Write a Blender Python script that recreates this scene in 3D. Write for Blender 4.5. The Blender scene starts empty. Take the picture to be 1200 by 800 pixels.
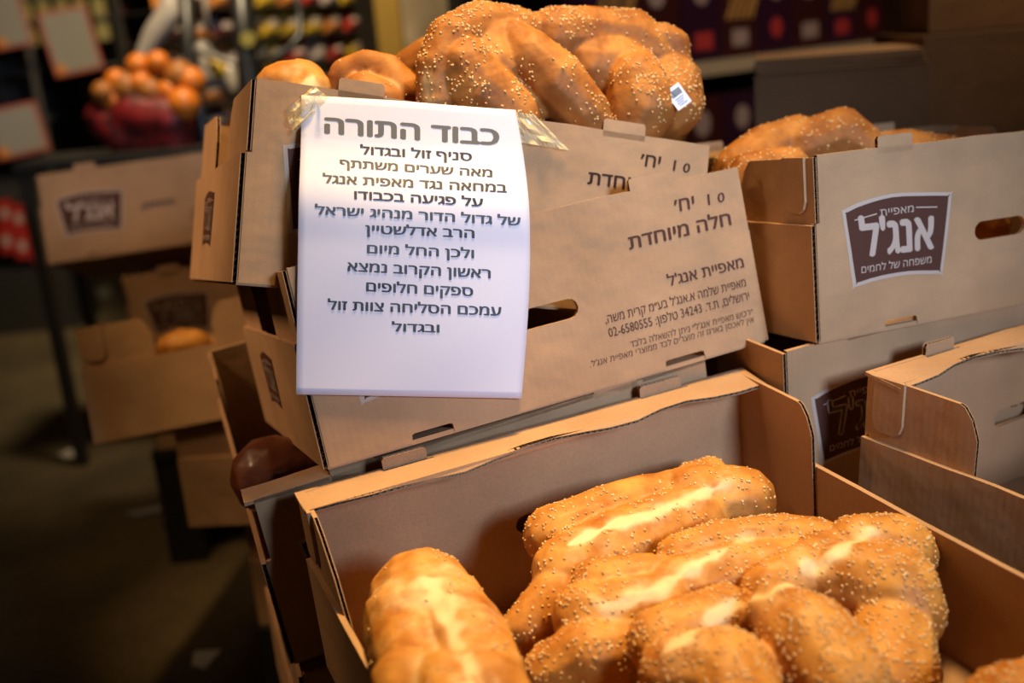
import bpy, bmesh, math, random
import numpy as np
from mathutils import Vector, Matrix, noise
from mathutils.geometry import tessellate_polygon
random.seed(7)
rng = np.random.default_rng(7)
SC = bpy.context.scene
COL = SC.collection
PI = math.pi

# ------------------------------------------------------------------ camera
FPX = 1278.4
RC = Matrix(((0.99632, -0.08571, 0.0), (-0.02286, -0.26576, 0.96377), (-0.0826, -0.96022, -0.26674)))  # world <- (right, down, forward)
CAM = Vector((0.0, 0.0, 1.062))
cam = bpy.data.objects.new('camera', bpy.data.cameras.new('camera'))
COL.objects.link(cam)
R3 = Matrix((( RC[0][0], -RC[0][1], -RC[0][2]), (RC[1][0], -RC[1][1], -RC[1][2]), (RC[2][0], -RC[2][1], -RC[2][2])))
cam.matrix_world = Matrix.Translation(CAM) @ R3.to_4x4()
cam.data.sensor_width = 36.0
cam.data.lens = 36.0 * FPX / 1200.0
cam.data.clip_start = 0.02
cam.data.dof.use_dof = True
cam.data.dof.focus_distance = 1.0
cam.data.dof.aperture_fstop = 2.6
SC.camera = cam

# ------------------------------------------------------------------ world, lights, exposure
SC.view_settings.view_transform = 'Standard'
SC.view_settings.look = 'None'
SC.view_settings.gamma = 1.0
SC.view_settings.use_curve_mapping = False
SC.view_settings.exposure = 0.0
world = bpy.data.worlds.new('world'); SC.world = world
world.use_nodes = True
wb = world.node_tree.nodes['Background']
wb.inputs[0].default_value = (1.0, 0.56, 0.22, 1)
wb.inputs[1].default_value = 0.014

def area(name, loc, target, size, power, color, size_y=None, spread=180):
    l = bpy.data.lights.new(name, 'AREA'); l.energy = power; l.color = color; l.size = size
    l.spread = math.radians(spread)
    if size_y: l.shape = 'RECTANGLE'; l.size_y = size_y
    o = bpy.data.objects.new(name, l); COL.objects.link(o)
    o.location = loc
    o.rotation_euler = (Vector(target) - Vector(loc)).to_track_quat('-Z', 'Y').to_euler()
    return o
area('daylight_from_street', (1.22, -0.80, 1.60), (0.21, 1.10, 0.90), 0.45, 2.55, (0.59, 0.76, 1.0), spread=35)
area('market_lamp_over_stack', (0.30, 1.10, 2.35), (0.0, 0.88, 0.8), 0.26, 6.6, (1.0, 0.66, 0.27), spread=58)
area('fill_light_left', (-1.30, 0.85, 1.9), (-0.35, 1.25, 0.88), 0.25, 1.0, (1.0, 0.62, 0.33), spread=40)  # added fill for the left ends of the stacked crates
area('fill_light_over_aisle', (-0.95, 1.50, 2.0), (-0.75, 2.2, 0.85), 0.25, 0.85, (1.0, 0.64, 0.32), spread=56)  # added fill, brightens the face of the leaning crate
area('added_spot_over_left_crate', (-0.60, 1.55, 2.3), (-0.50, 1.86, 0.74), 0.08, 0.5, (1.0, 0.62, 0.25), spread=22)  # added narrow spot, brightens the loaf in the end-on crate
area('fill_light_towards_racks', (-0.5, 2.5, 2.9), (-0.6, 4.4, 1.0), 0.4, 40, (1.0, 0.78, 0.48), spread=95)  # added fill to lift the racks and far background
area('fill_light_over_shelves', (0.75, 1.3, 2.4), (1.10, 2.7, 0.97), 0.3, 6.0, (1.0, 0.72, 0.42), spread=75)  # added warm fill for the cartons and shelf boxes

# ------------------------------------------------------------------ helpers
def at(px, py, d):
    v = Vector(((px - 600) / FPX, (py - 400) / FPX, 1.0)) * d
    return RC @ v + CAM

def at_z(px, py, z):
    v = RC @ Vector(((px - 600) / FPX, (py - 400) / FPX, 1.0))
    k = (z - CAM.z) / v.z
    return CAM + v * k, k

def mat(name, col, rough=0.6, spec=0.5, **kw):
    m = bpy.data.materials.new(name); m.use_nodes = True
    b = m.node_tree.nodes['Principled BSDF']
    b.inputs['Base Color'].default_value = (*col, 1)
    b.inputs['Roughness'].default_value = rough
    b.inputs['Specular IOR Level'].default_value = spec
    for k, v in kw.items(): b.inputs[k].default_value = v
    return m

class NT:
    def __init__(s, m): s.t = m.node_tree; s.b = s.t.nodes['Principled BSDF']
    def n(s, ty, **kw):
        x = s.t.nodes.new(ty)
        for k, v in kw.items(): setattr(x, k, v)
        return x
    def l(s, a, b): s.t.links.new(a, b)
    def noise(s, scale, detail=3, coord=None, rough=0.5):
        x = s.n('ShaderNodeTexNoise'); x.inputs['Scale'].default_value = scale; x.inputs['Detail'].default_value = detail; x.inputs['Roughness'].default_value = rough
        if coord is not None: s.l(coord, x.inputs['Vector'])
        return x.outputs['Fac']
    def ramp(s, fac, stops):
        r = s.n('ShaderNodeValToRGB'); e = r.color_ramp.elements
        e[0].position, e[0].color = stops[0][0], (*stops[0][1], 1)
        e[1].position, e[1].color = stops[-1][0], (*stops[-1][1], 1)
        for p, c in stops[1:-1]:
            q = e.new(p); q.color = (*c, 1)
        s.l(fac, r.inputs[0]); return r.outputs[0]
    def mix(s, a, b, fac, mode='MIX'):
        x = s.n('ShaderNodeMix', data_type='RGBA', blend_type=mode)
        for sock, v in ((x.inputs[6], a), (x.inputs[7], b)):
            if hasattr(v, 'links') or hasattr(v, 'is_linked'): s.l(v, sock)
            else: sock.default_value = (*v, 1)
        if isinstance(fac, (int, float)): x.inputs[0].default_value = fac
        else: s.l(fac, x.inputs[0])
        return x.outputs[2]
    def bump(s, h, strength, dist):
        x = s.n('ShaderNodeBump'); x.inputs['Strength'].default_value = strength; x.inputs['Distance'].default_value = dist
        s.l(h, x.inputs['Height']); s.l(x.outputs[0], s.b.inputs['Normal']); return x
    def coord(s): return s.n('ShaderNodeTexCoord').outputs['Object']

def cardboard(name, base, dark=0.8):
    m = mat(name, base, 0.78, 0.25); t = NT(m); co = t.coord()
    big = t.noise(9, 4, co); fine = t.noise(900, 3, co, 0.7)
    c = t.ramp(big, [(0.3, tuple(v * dark for v in base)), (0.7, tuple(min(1, v * 1.08) for v in base))])
    sp = t.ramp(fine, [(0.35, (0.74, 0.72, 0.70)), (0.62, (1.1, 1.1, 1.1))])
    c = t.mix(c, sp, 0.55, 'MULTIPLY')
    # flute lines: fine vertical ribs of the board
    sx = t.n('ShaderNodeSeparateXYZ'); t.l(co, sx.inputs[0])
    ad = t.n('ShaderNodeMath', operation='ADD'); t.l(sx.outputs[0], ad.inputs[0]); t.l(sx.outputs[1], ad.inputs[1])
    mu = t.n('ShaderNodeMath', operation='MULTIPLY'); t.l(ad.outputs[0], mu.inputs[0]); mu.inputs[1].default_value = 2 * PI / 0.0075
    si = t.n('ShaderNodeMath', operation='SINE'); t.l(mu.outputs[0], si.inputs[0])
    m2 = t.n('ShaderNodeMath', operation='MULTIPLY'); t.l(si.outputs[0], m2.inputs[0]); m2.inputs[1].default_value = 0.10
    lump = t.noise(14, 3, co)
    m3 = t.n('ShaderNodeMath', operation='MULTIPLY'); t.l(lump, m3.inputs[0]); m3.inputs[1].default_value = 14.0
    a2 = t.n('ShaderNodeMath', operation='ADD'); t.l(m2.outputs[0], a2.inputs[0]); t.l(m3.outputs[0], a2.inputs[1])
    t.l(c, t.b.inputs['Base Color']); t.bump(a2.outputs[0], 0.7, 0.0004)
    return m
M_CARD = cardboard('brown_cardboard', (0.48, 0.285, 0.155))
M_CORE_SHADE = mat('cardboard_core_shade', (0.03, 0.018, 0.011), 0.9, 0.1)  # brown board painted near black: shade of the flute cavities put into the colour
M_FLUTE = mat('cardboard_flute', (0.40, 0.27, 0.17), 0.9, 0.1)
M_PRINT = mat('dark_brown_ink', (0.085, 0.032, 0.022), 0.7, 0.2)
M_PALE = mat('pale_ink', (0.50, 0.39, 0.33), 0.7, 0.2)
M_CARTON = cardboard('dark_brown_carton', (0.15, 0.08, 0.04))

def link(name, me, parent=None, loc=None):
    o = bpy.data.objects.new(name, me); COL.objects.link(o)
    if parent is not None: o.parent = parent
    if loc is not None: o.location = loc
    return o
def tag(o, label=None, cat=None, group=None, kind=None):
    if label: o['label'] = label
    if cat: o['category'] = cat
    if group: o['group'] = group
    if kind: o['kind'] = kind
    return o
def empty(name, M):
    o = bpy.data.objects.new(name, None); COL.objects.link(o)
    o.empty_display_size = 0.05
    o.matrix_world = M if isinstance(M, Matrix) else Matrix.Translation(M)
    return o
def mesh(name, vs, fs, mats, mi=None, smooth=False):
    me = bpy.data.meshes.new(name); me.from_pydata([tuple(v) for v in vs], [], fs)
    for m in mats: me.materials.append(m)
    if mi is not None: me.polygons.foreach_set('material_index', mi)
    if smooth: me.polygons.foreach_set('use_smooth', [True] * len(me.polygons))
    me.update(); return me

class MB:
    """collects simple solids into one mesh"""
    def __init__(s): s.v = []; s.f = []; s.m = []
    def box(s, lo, hi, mi=0, M=None):
        b = len(s.v)
        for z in (lo[2], hi[2]):
            for x, y in ((lo[0], lo[1]), (hi[0], lo[1]), (hi[0], hi[1]), (lo[0], hi[1])):
                p = Vector((x, y, z)); s.v.append(M @ p if M else p)
        for q in ((0, 3, 2, 1), (4, 5, 6, 7), (0, 1, 5, 4), (1, 2, 6, 5), (2, 3, 7, 6), (3, 0, 4, 7)):
            s.f.append([b + i for i in q]); s.m.append(mi)
        return s
    def tube(s, pts, r, n=10, mi=0, radii=None):
        b = len(s.v); pts = [Vector(p) for p in pts]
        ref = Vector((0.3, 0.2, 0.93))
        for i, p in enumerate(pts):
            d = (pts[min(i + 1, len(pts) - 1)] - pts[max(i - 1, 0)]).normalized()
            a = d.cross(ref).normalized(); c = d.cross(a)
            rr = radii[i] if radii else r
            for k in range(n):
                t = 2 * PI * k / n; s.v.append(p + a * math.cos(t) * rr + c * math.sin(t) * rr)
        for i in range(len(pts) - 1):
            for k in range(n):
                s.f.append([b + i * n + k, b + i * n + (k + 1) % n, b + (i + 1) * n + (k + 1) % n, b + (i + 1) * n + k]); s.m.append(mi)
        s.f.append([b + k for k in range(n)][::-1]); s.m.append(mi)
        s.f.append([b + (len(pts) - 1) * n + k for k in range(n)]); s.m.append(mi)
        return s
    def disc(s, c, u, v, r, th, n=20, mi=0):
        b = len(s.v); c, u, v = Vector(c), Vector(u), Vector(v); w = u.cross(v)
        for o in (0, th):
            for k in range(n):
                t = 2 * PI * k / n; s.v.append(c + u * math.cos(t) * r + v * math.sin(t) * r + w * o)
        s.f.append([b + k for k in range(n)][::-1]); s.m.append(mi); s.f.append([b + n + k for k in range(n)]); s.m.append(mi)
        for k in range(n): s.f.append([b + k, b + (k + 1) % n, b + n + (k + 1) % n, b + n + k]); s.m.append(mi)
        return s
    def quad(s, a, b_, c, d, mi=0):
        b = len(s.v); s.v += [Vector(a), Vector(b_), Vector(c), Vector(d)]; s.f.append([b, b + 1, b + 2, b + 3]); s.m.append(mi); return s
    def build(s, name, mats, parent=None, smooth=False):
        if not isinstance(mats, (list, tuple)): mats = [mats]
        return link(name, mesh(name, s.v, s.f, mats, s.m, smooth), parent)

# corrugated panel: outline (u,v) with holes, thickness t along n; flute edges show a zigzag core
def panel_mesh(name, outer, holes, fr, t, flute=(), bend=None, pitch=0.0065, mats=None):
    o, u, v, n = [Vector(q) for q in fr]
    P = lambda a, b, c: o + u * a + v * b + n * c
    vs, fs, mi = [], [], []
    loops = [outer] + holes
    flat = [p for l in loops for p in l]
    tris = tessellate_polygon([[Vector((p[0], p[1], 0)) for p in l] for l in loops])
    N = len(flat)
    for c in (0.0, t):
        for p in flat: vs.append(P(p[0], p[1], c))
    for tr in tris:
        a, b, c = [flat[i] for i in tr]
        if (b[0] - a[0]) * (c[1] - a[1]) - (b[1] - a[1]) * (c[0] - a[0]) < 0: tr = tr[::-1]
        fs.append([tr[2], tr[1], tr[0]]); mi.append(0)
        fs.append([tr[0] + N, tr[1] + N, tr[2] + N]); mi.append(0)
    lt = 0.0007; dp = 0.006
    k0 = 0
    for li, l in enumerate(loops):
        area2 = sum(l[i][0] * l[(i + 1) % len(l)][1] - l[(i + 1) % len(l)][0] * l[i][1] for i in range(len(l)))
        for i in range(len(l)):
            j = (i + 1) % len(l); a, b = l[i], l[j]
            if not (li == 0 and i in flute) and not (li > 0 and 'holes' in flute):
                fs.append([k0 + i, k0 + j, k0 + j + N, k0 + i + N]); mi.append(0); continue
            dx, dy = b[0] - a[0], b[1] - a[1]; L = math.hypot(dx, dy)
            if L < 1e-6: continue
            inx, iny = -dy / L, dx / L
            if (area2 < 0) == (li == 0): inx, iny = -inx, -iny
            q = len(vs)
            # the two liner edges
            vs += [P(*a, 0), P(*b, 0), P(*b, lt), P(*a, lt), P(*a, t - lt), P(*b, t - lt), P(*b, t), P(*a, t)]
            fs += [[q, q + 1, q + 2, q + 3], [q + 4, q + 5, q + 6, q + 7]]; mi += [0, 0]
            ai = (a[0] + inx * dp, a[1] + iny * dp); bi = (b[0] + inx * dp, b[1] + iny * dp)
            q = len(vs); vs += [P(*ai, lt), P(*bi, lt), P(*bi, t - lt), P(*ai, t - lt)]
            fs.append([q, q + 1, q + 2, q + 3]); mi.append(1)
            ns = max(2, int(L / (pitch / 2))); q = len(vs)
            for s_ in range(ns + 1):
                f = s_ / ns; c = lt if s_ % 2 else t - lt
                x, y = a[0] + dx * f, a[1] + dy * f
                vs += [P(x + inx * 0.0004, y + iny * 0.0004, c), P(x + inx * 0.0009, y + iny * 0.0009, c), P(x + inx * dp, y + iny * dp, c)]
                if s_:
                    r = q + 3 * s_; fs.append([r - 3, r, r + 1, r - 2]); mi.append(2); fs.append([r - 2, r + 1, r + 2, r - 1]); mi.append(1)
        k0 += len(l)
    if bend: vs = [bend(p) for p in vs]
    return mesh(name, vs, fs, mats or [M_CARD, M_CORE_SHADE, M_FLUTE], mi)

# ------------------------------------------------------------------ lettering (flat print)
def vis(s):
    out = s[::-1]; res = ''; i = 0
    while i < len(out):
        if out[i].isdigit() or (out[i] in '-' ):
            j = i
            while j < len(out) and (out[j].isdigit() or out[j] in '-'): j += 1
            res += out[i:j][::-1]; i = j
        else: res += out[i]; i += 1
    return res
_tc = {}
def text_raw(s, bold, res=2):
    k = (s, bold)
    if k in _tc: return _tc[k]
    if bold > 0:
        v0, f0 = text_raw(s, 0.0); vs, fs = [], []
        for dx, dy in ((-bold, 0), (bold, 0), (0, -bold * .6), (0, bold * .6)):
            b = len(vs); vs += [(x + dx, y + dy) for x, y in v0]; fs += [[b + i for i in q] for q in f0]
        _tc[k] = (vs, fs); return vs, fs
    c = bpy.data.curves.new('t', 'FONT'); c.body = vis(s); c.resolution_u = res; c.fill_mode = 'NONE'
    o = bpy.data.objects.new('t', c); COL.objects.link(o)
    dg = bpy.context.evaluated_depsgraph_get(); dg.update()
    me = bpy.data.meshes.new_from_object(o.evaluated_get(dg))
    vs = [(v.co.x, v.co.y) for v in me.vertices]
    # follow the contours; overlapping strokes are filled one by one, counters are cut out
    nx = {e.vertices[0]: e.vertices[1] for e in me.edges}; seen = set(); loops = []
    for v in list(nx):
        if v in seen: continue
        lp = []
        while v not in seen and v in nx: seen.add(v); lp.append(v); v = nx[v]
        if len(lp) > 2: loops.append(lp)
    ar = lambda l: sum(vs[l[i]][0] * vs[l[(i + 1) % len(l)]][1] - vs[l[(i + 1) % len(l)]][0] * vs[l[i]][1] for i in range(len(l))) / 2
    def inside(p, l):
        c_ = False
        for i in range(len(l)):
            a, b = vs[l[i]], vs[l[i - 1]]
            if (a[1] > p[1]) != (b[1] > p[1]) and p[0] < (b[0] - a[0]) * (p[1] - a[1]) / (b[1] - a[1]) + a[0]: c_ = not c_
        return c_
    A_ = [ar(l) for l in loops]; host = {}
    for h, l in enumerate(loops):
        for g, m_ in enumerate(loops):
            if g != h and A_[g] * A_[h] < 0 and abs(A_[g]) > abs(A_[h]) and inside(vs[l[0]], m_): host[h] = g; break
    fs = []
    for k_, l in enumerate(loops):
        if k_ in host: continue
        grp = [l] + [loops[h] for h in host if host[h] == k_]
        flat = [i for g in grp for i in g]
        for tr in tessellate_polygon([[Vector((*vs[i], 0)) for i in g] for g in grp]): fs.append([flat[i] for i in tr])
    bpy.data.objects.remove(o); bpy.data.meshes.remove(me); bpy.data.curves.remove(c)
    _tc[k] = (vs, fs); return vs, fs
HB = None
def text_uv(s, quad, bold=0.012):
    """letters mapped into quad BL,BR,TR,TL; baseline -> bottom edge, letter body -> top edge"""
    global HB
    if HB is None: HB = max(v[1] for v in text_raw('ה', 0.0)[0])
    vs, fs = text_raw(s, bold)
    x0 = min(v[0] for v in vs); x1 = max(v[0] for v in vs)
    out = []
    for x, y in vs:
        a = (x - x0) / (x1 - x0); b = y / HB
        p = [quad[0][i] * (1 - a) * (1 - b) + quad[1][i] * a * (1 - b) + quad[2][i] * a * b + quad[3][i] * (1 - a) * b for i in (0, 1)]
        out.append(p)
    return out, fs
class Print:
    def __init__(s, f): s.f = f; s.v = []; s.fc = []
    def add(s, uv, fs):
        b = len(s.v); s.v += [s.f(*p) for p in uv]; s.fc += [[b + i for i in q] for q in fs]; return s
    def text(s, t, quad, bold=0.012): return s.add(*text_uv(t, quad, bold))
    def poly(s, pts): 
        tr = tessellate_polygon([[Vector((p[0], p[1], 0)) for p in pts]])
        return s.add(pts, [list(q) for q in tr])
    def line(s, a, b, w):
        dx, dy = b[0] - a[0], b[1] - a[1]; L = math.hypot(dx, dy); nx, ny = -dy / L * w / 2, dx / L * w / 2
        return s.poly([(a[0] + nx, a[1] + ny), (a[0] - nx, a[1] - ny), (b[0] - nx, b[1] - ny), (b[0] + nx, b[1] + ny)])
    def mesh(s, name, m):
        me = mesh(name, s.v, s.fc, [m]); return me

def smooth_loop(pts, n=6):
    out = []; N = len(pts)
    for i in range(N):
        p0, p1, p2, p3 = [pts[(i + k) % N] for k in (-1, 0, 1, 2)]
        for j in range(n):
            t = j / n
            out.append(tuple(0.5 * ((2 * p1[c]) + (-p0[c] + p2[c]) * t + (2 * p0[c] - 5 * p1[c] + 4 * p2[c] - p3[c]) * t * t + (-p0[c] + 3 * p1[c] - 3 * p2[c] + p3[c]) * t ** 3) for c in (0, 1)))
    return out
LOGO_OUT = [(0.0368, 0.1262), (0.0385, 0.128), (0.0613, 0.1338), (0.0984, 0.1372), (0.1362, 0.1345), (0.1735, 0.1305), (0.1748, 0.129), (0.1684, 0.0876), (0.161, 0.0495), (0.159, 0.0485), (0.1174, 0.0535), (0.0794, 0.0536), (0.0489, 0.0505), (0.0467, 0.052), (0.0418, 0.0907)]
LOGO_IN = [(0.0412, 0.1236), (0.043, 0.1252), (0.0633, 0.1302), (0.0983, 0.1338), (0.1361, 0.131), (0.1695, 0.1275), (0.1706, 0.1262), (0.1644, 0.0882), (0.158, 0.0536), (0.156, 0.0526), (0.1175, 0.0572), (0.0795, 0.0573), (0.0525, 0.0545), (0.0508, 0.056), (0.046, 0.0902)]
def logo_meshes(f0, eps, name='logo', plain=False):
    a = Print(lambda x, z: f0(x, z, eps)).poly(smooth_loop(LOGO_OUT, 3)).mesh('logo', M_PALE)
    b = Print(lambda x, z: f0(x, z, eps * 2)).poly(smooth_loop(LOGO_IN, 3)).mesh('logo_field', M_PRINT)
    p = Print(lambda x, z: f0(x, z, eps * 3))
    p.line((0.0512, 0.1165), (0.0786, 0.1197), 0.0012).line((0.1281, 0.1204), (0.1556, 0.1176), 0.0012)
    p.text('מאפיית', [(0.083, 0.1165), (0.1250, 0.1163), (0.1250, 0.1228), (0.0825, 0.1233)], -0.005)
    p.text("אנג'ל", [(0.0600, 0.0795), (0.1505, 0.0765), (0.1515, 0.1085), (0.0562, 0.1105)], 0.035)
    p.text('משפחה של לחמים', [(0.0574, 0.0632), (0.1464, 0.0618), (0.1466, 0.0684), (0.0577, 0.0695)], -0.005)
    return a, b, p.mesh('logo_lettering', M_PALE)
FACE_LINES = [
 ("׳חי 10"[::1], [(0.3984, 0.1533), (0.4568, 0.1523), (0.4586, 0.1641), (0.3992, 0.1651)], 0.02),
 ('חלה מיוחדת', [(0.3408, 0.1279), (0.4607, 0.1279), (0.4608, 0.1400), (0.3414, 0.1397)], 0.025),
 ("מאפיית אנג'ל", [(0.3757, 0.0828), (0.4667, 0.0823), (0.4662, 0.0920), (0.3757, 0.0924)], 0.022),
 ("מאפיית שלמה א.אנג'ל בע״מ קרית משה,", [(0.3001, 0.0628), (0.4648, 0.0626), (0.4648, 0.0701), (0.3003, 0.0705)], 0.008),
 ('ירושלים, ת.ד. 34243 טלפון: 02-6580555', [(0.3011, 0.0487), (0.4663, 0.0482), (0.4662, 0.0560), (0.3010, 0.0565)], 0.008),
 ("״רכוש מאפיית אנג'ל״ ניתן להשאלה בלבד", [(0.3220, 0.0333), (0.4670, 0.0320), (0.4676, 0.0377), (0.3220, 0.0390)], -0.002),
 ("אין לאכסן בארגז זה מוצרים לבד ממוצרי מאפיית אנג'ל.", [(0.2745, 0.0250), (0.4663, 0.0240), (0.4670, 0.0294), (0.2753, 0.0304)], -0.002)]
def face_text():
    p = Print(lambda x, z: Vector((x, -0.0003, z)))
    for i, (s, q, b) in enumerate(FACE_LINES):
        if i == 0: # numeral ten stands to the right of the word for units
            p.text("יח׳", [(0.3984, 0.1533), (0.4220, 0.1530), (0.4230, 0.1650), (0.3992, 0.1651)], b)
            p.text("1", [(0.4375, 0.1528), (0.4402, 0.1527), (0.4410, 0.1620), (0.4383, 0.1620)], b)
            p.text("0", [(0.4490, 0.1525), (0.4575, 0.1523), (0.4588, 0.1608), (0.4500, 0.1608)], b)
        else: p.text(s, q, b)
    return p.mesh('printed_text', M_PRINT)

# ------------------------------------------------------------------ the bakery crate
L, H, W, HL, WF, T = 0.48, 0.1837, 0.3407, 0.1176, 0.122, 0.005
TABS = ((0.083, 0.126), (0.354, 0.402))
ZH, HW, RH = 0.0862, 0.035, 0.0098
def slot(cx, cz, hw, r, n=6):
    pts = []
    for k in range(n + 1):
        t = PI / 2 - PI * k / n; pts.append((cx + hw - r + r * math.cos(t), cz + r * math.sin(t)))
    for k in range(n + 1):
        t = -PI / 2 - PI * k / n; pts.append((cx - hw + r + r * math.cos(t), cz + r * math.sin(t)))
    return pts
_mc = {}
def cached(k, f):
    k = (k, round(W, 4))
    if k not in _mc: _mc[k] = f()
    return _mc[k]
def long_wall(side):
    top = H if side == 'f' else H
    xs, xu = 0.0056, 0.0098
    o = [(xs, 0.002), (TABS[0][0] + .002, 0.002), (TABS[0][0] + .003, 0.0095), (TABS[0][0] + .006, 0.0105), (TABS[0][1] - .003, 0.0105), (TABS[0][1], 0.0095), (TABS[0][1] + .001, 0.002),
         (TABS[1][0] + .002, 0.002), (TABS[1][0] + .003, 0.0095), (TABS[1][0] + .006, 0.0105), (TABS[1][1] - .003, 0.0105), (TABS[1][1], 0.0095), (TABS[1][1] + .001, 0.002),
         (L, 0.002), (L, HL), (L - .0005, HL + .001), (L - .0005, top)]
    n = 9
    o += [(L - (L * (k / n)), top + 0.0007 * math.sin(k * 2.7)) for k in range(1, n)] + [(xu, top), (xu, HL + .001), (xs, HL)]
    fl = set([0, 3, 9, 13, 15, len(o) - 3, len(o) - 1, 2, 8]) - {0}
    fl = {3, 9, len(o) - 3, len(o) - 1}
    fr = ((0, 0, 0), (1, 0, 0), (0, 0, 1), (0, 1, 0)) if side == 'f' else ((0, W - T, 0), (1, 0, 0), (0, 0, 1), (0, 1, 0))
    return panel_mesh('long_wall', o, [slot(L / 2, ZH, HW, RH)], fr, T, flute=fl)
def end_wall(x0, seed):
    r = random.Random(seed)
    g_ = 0.0003 if x0 == 0 else T + .0004; n = 14; o = [(g_, 0.002), (W - g_, 0.002)] + [(W - g_ - (W - 2 * g_) * k / n, HL - 0.0012 * r.random()) for k in range(n + 1)]
    return panel_mesh('end_wall', o, [], ((x0, 0, 0), (0, 1, 0), (0, 0, 1), (1, 0, 0)), T, flute={1, len(o) - 1})
def corner_flap(x0, back, cham):
    a, b = cham
    o = [(T, 0.004), (WF, 0.004), (WF, H - b - 0.006), (WF - 0.002, H - b), (WF - a * 0.35, H - b * 0.55), (WF - a * 0.75, H - b * 0.2), (WF - a, H - 0.004), (0.0004, H - 0.002), (0.0004, HL + 0.002), (T + .0005, HL + 0.002)]
    if x0 > 0.1: o[-3] = (T + .0005, H - .002); o[-2] = (T + .0005, HL + .004)
    if back: o = [(W - p[0], p[1]) for p in o]
    return panel_mesh('corner_flap', o, [], ((x0, 0, 0), (0, 1, 0), (0, 0, 1), (1, 0, 0)), T - 0.001, flute={1, 2, 3, 4, 5, 7})
def rim_flap(back, seed, droop):
    r = random.Random(seed); w = 0.039; n = 16
    o = [(0.001, 0)]
    for a, b in TABS: o += [(a - .001, 0), (a - .001, 0.008), (b + .006, 0.008), (b + .006, 0)]
    o += [(L - .001, 0)]
    k1 = len(o) - 1
    inner = []
    for k in range(n + 1):
        x = L - L * k / n; d = w + 0.0025 * math.sin(x * 31 + seed) - 0.004 * (abs(x - 0.105) < 0.02) - 0.004 * (abs(x - 0.378) < 0.02)
        inner.append((min(max(x, 0.001), L - .001), d))
    o += inner
    fl = set(range(k1 + 1, k1 + n + 1))
    if back: fr = ((0, W, H - 0.0035), (1, 0, 0), (0, -1, 0), (0, 0, 1)); yy = lambda p: W - p.y
    else: fr = ((0, 0, H - 0.0035), (1, 0, 0), (0, 1, 0), (0, 0, 1)); yy = lambda p: p.y
    def bend(p):
        d = max(0, yy(p)) / w
        return Vector((p.x, p.y, p.z - d * d * (droop + 0.003 * math.sin(p.x * 23 + seed)) + 0.0018 * math.sin(p.x * 40 + seed) * d))
    return panel_mesh('rim_flap', o, [], fr, 0.0035, flute=fl, bend=bend)
def stacking_tab(front, i):
    a, b = TABS[i]
    o = [(a, H - 0.006), (b, H - 0.006), (b, H + 0.009), (b - .002, H + 0.0115), (a + .002, H + 0.0115), (a, H + 0.009)]
    y = 0.0 if front else W - T
    return panel_mesh('stacking_tab', o, [], ((0, y, 0), (1, 0, 0), (0, 0, 1), (0, 1, 0)), T - .0005, flute={1, 2, 3, 4, 5}, pitch=.005)
def fold_tab(x0, back, sgn):
    o = [(0.011, H - 0.0015), (0.011, H - 0.044), (0.014, H - 0.052), (0.020, H - 0.056), (0.036, H - 0.056), (0.042, H - 0.052), (0.045, H - 0.044), (0.045, H - 0.0015)]
    if back: o = [(W - p[0], p[1]) for p in o]
    return panel_mesh('fold_tab', o, [], ((x0, 0, 0), (0, 1, 0), (0, 0, 1), (sgn, 0, 0)), 0.0035)
def bottom_panel():
    return panel_mesh('bottom_panel', [(0.004, 0.001), (L - 0.004, 0.001), (L - 0.004, W - .001), (0.004, W - 0.001)], [], ((0, 0, 0.0), (1, 0, 0), (0, 1, 0), (0, 0, 1)), 0.0045)

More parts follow.
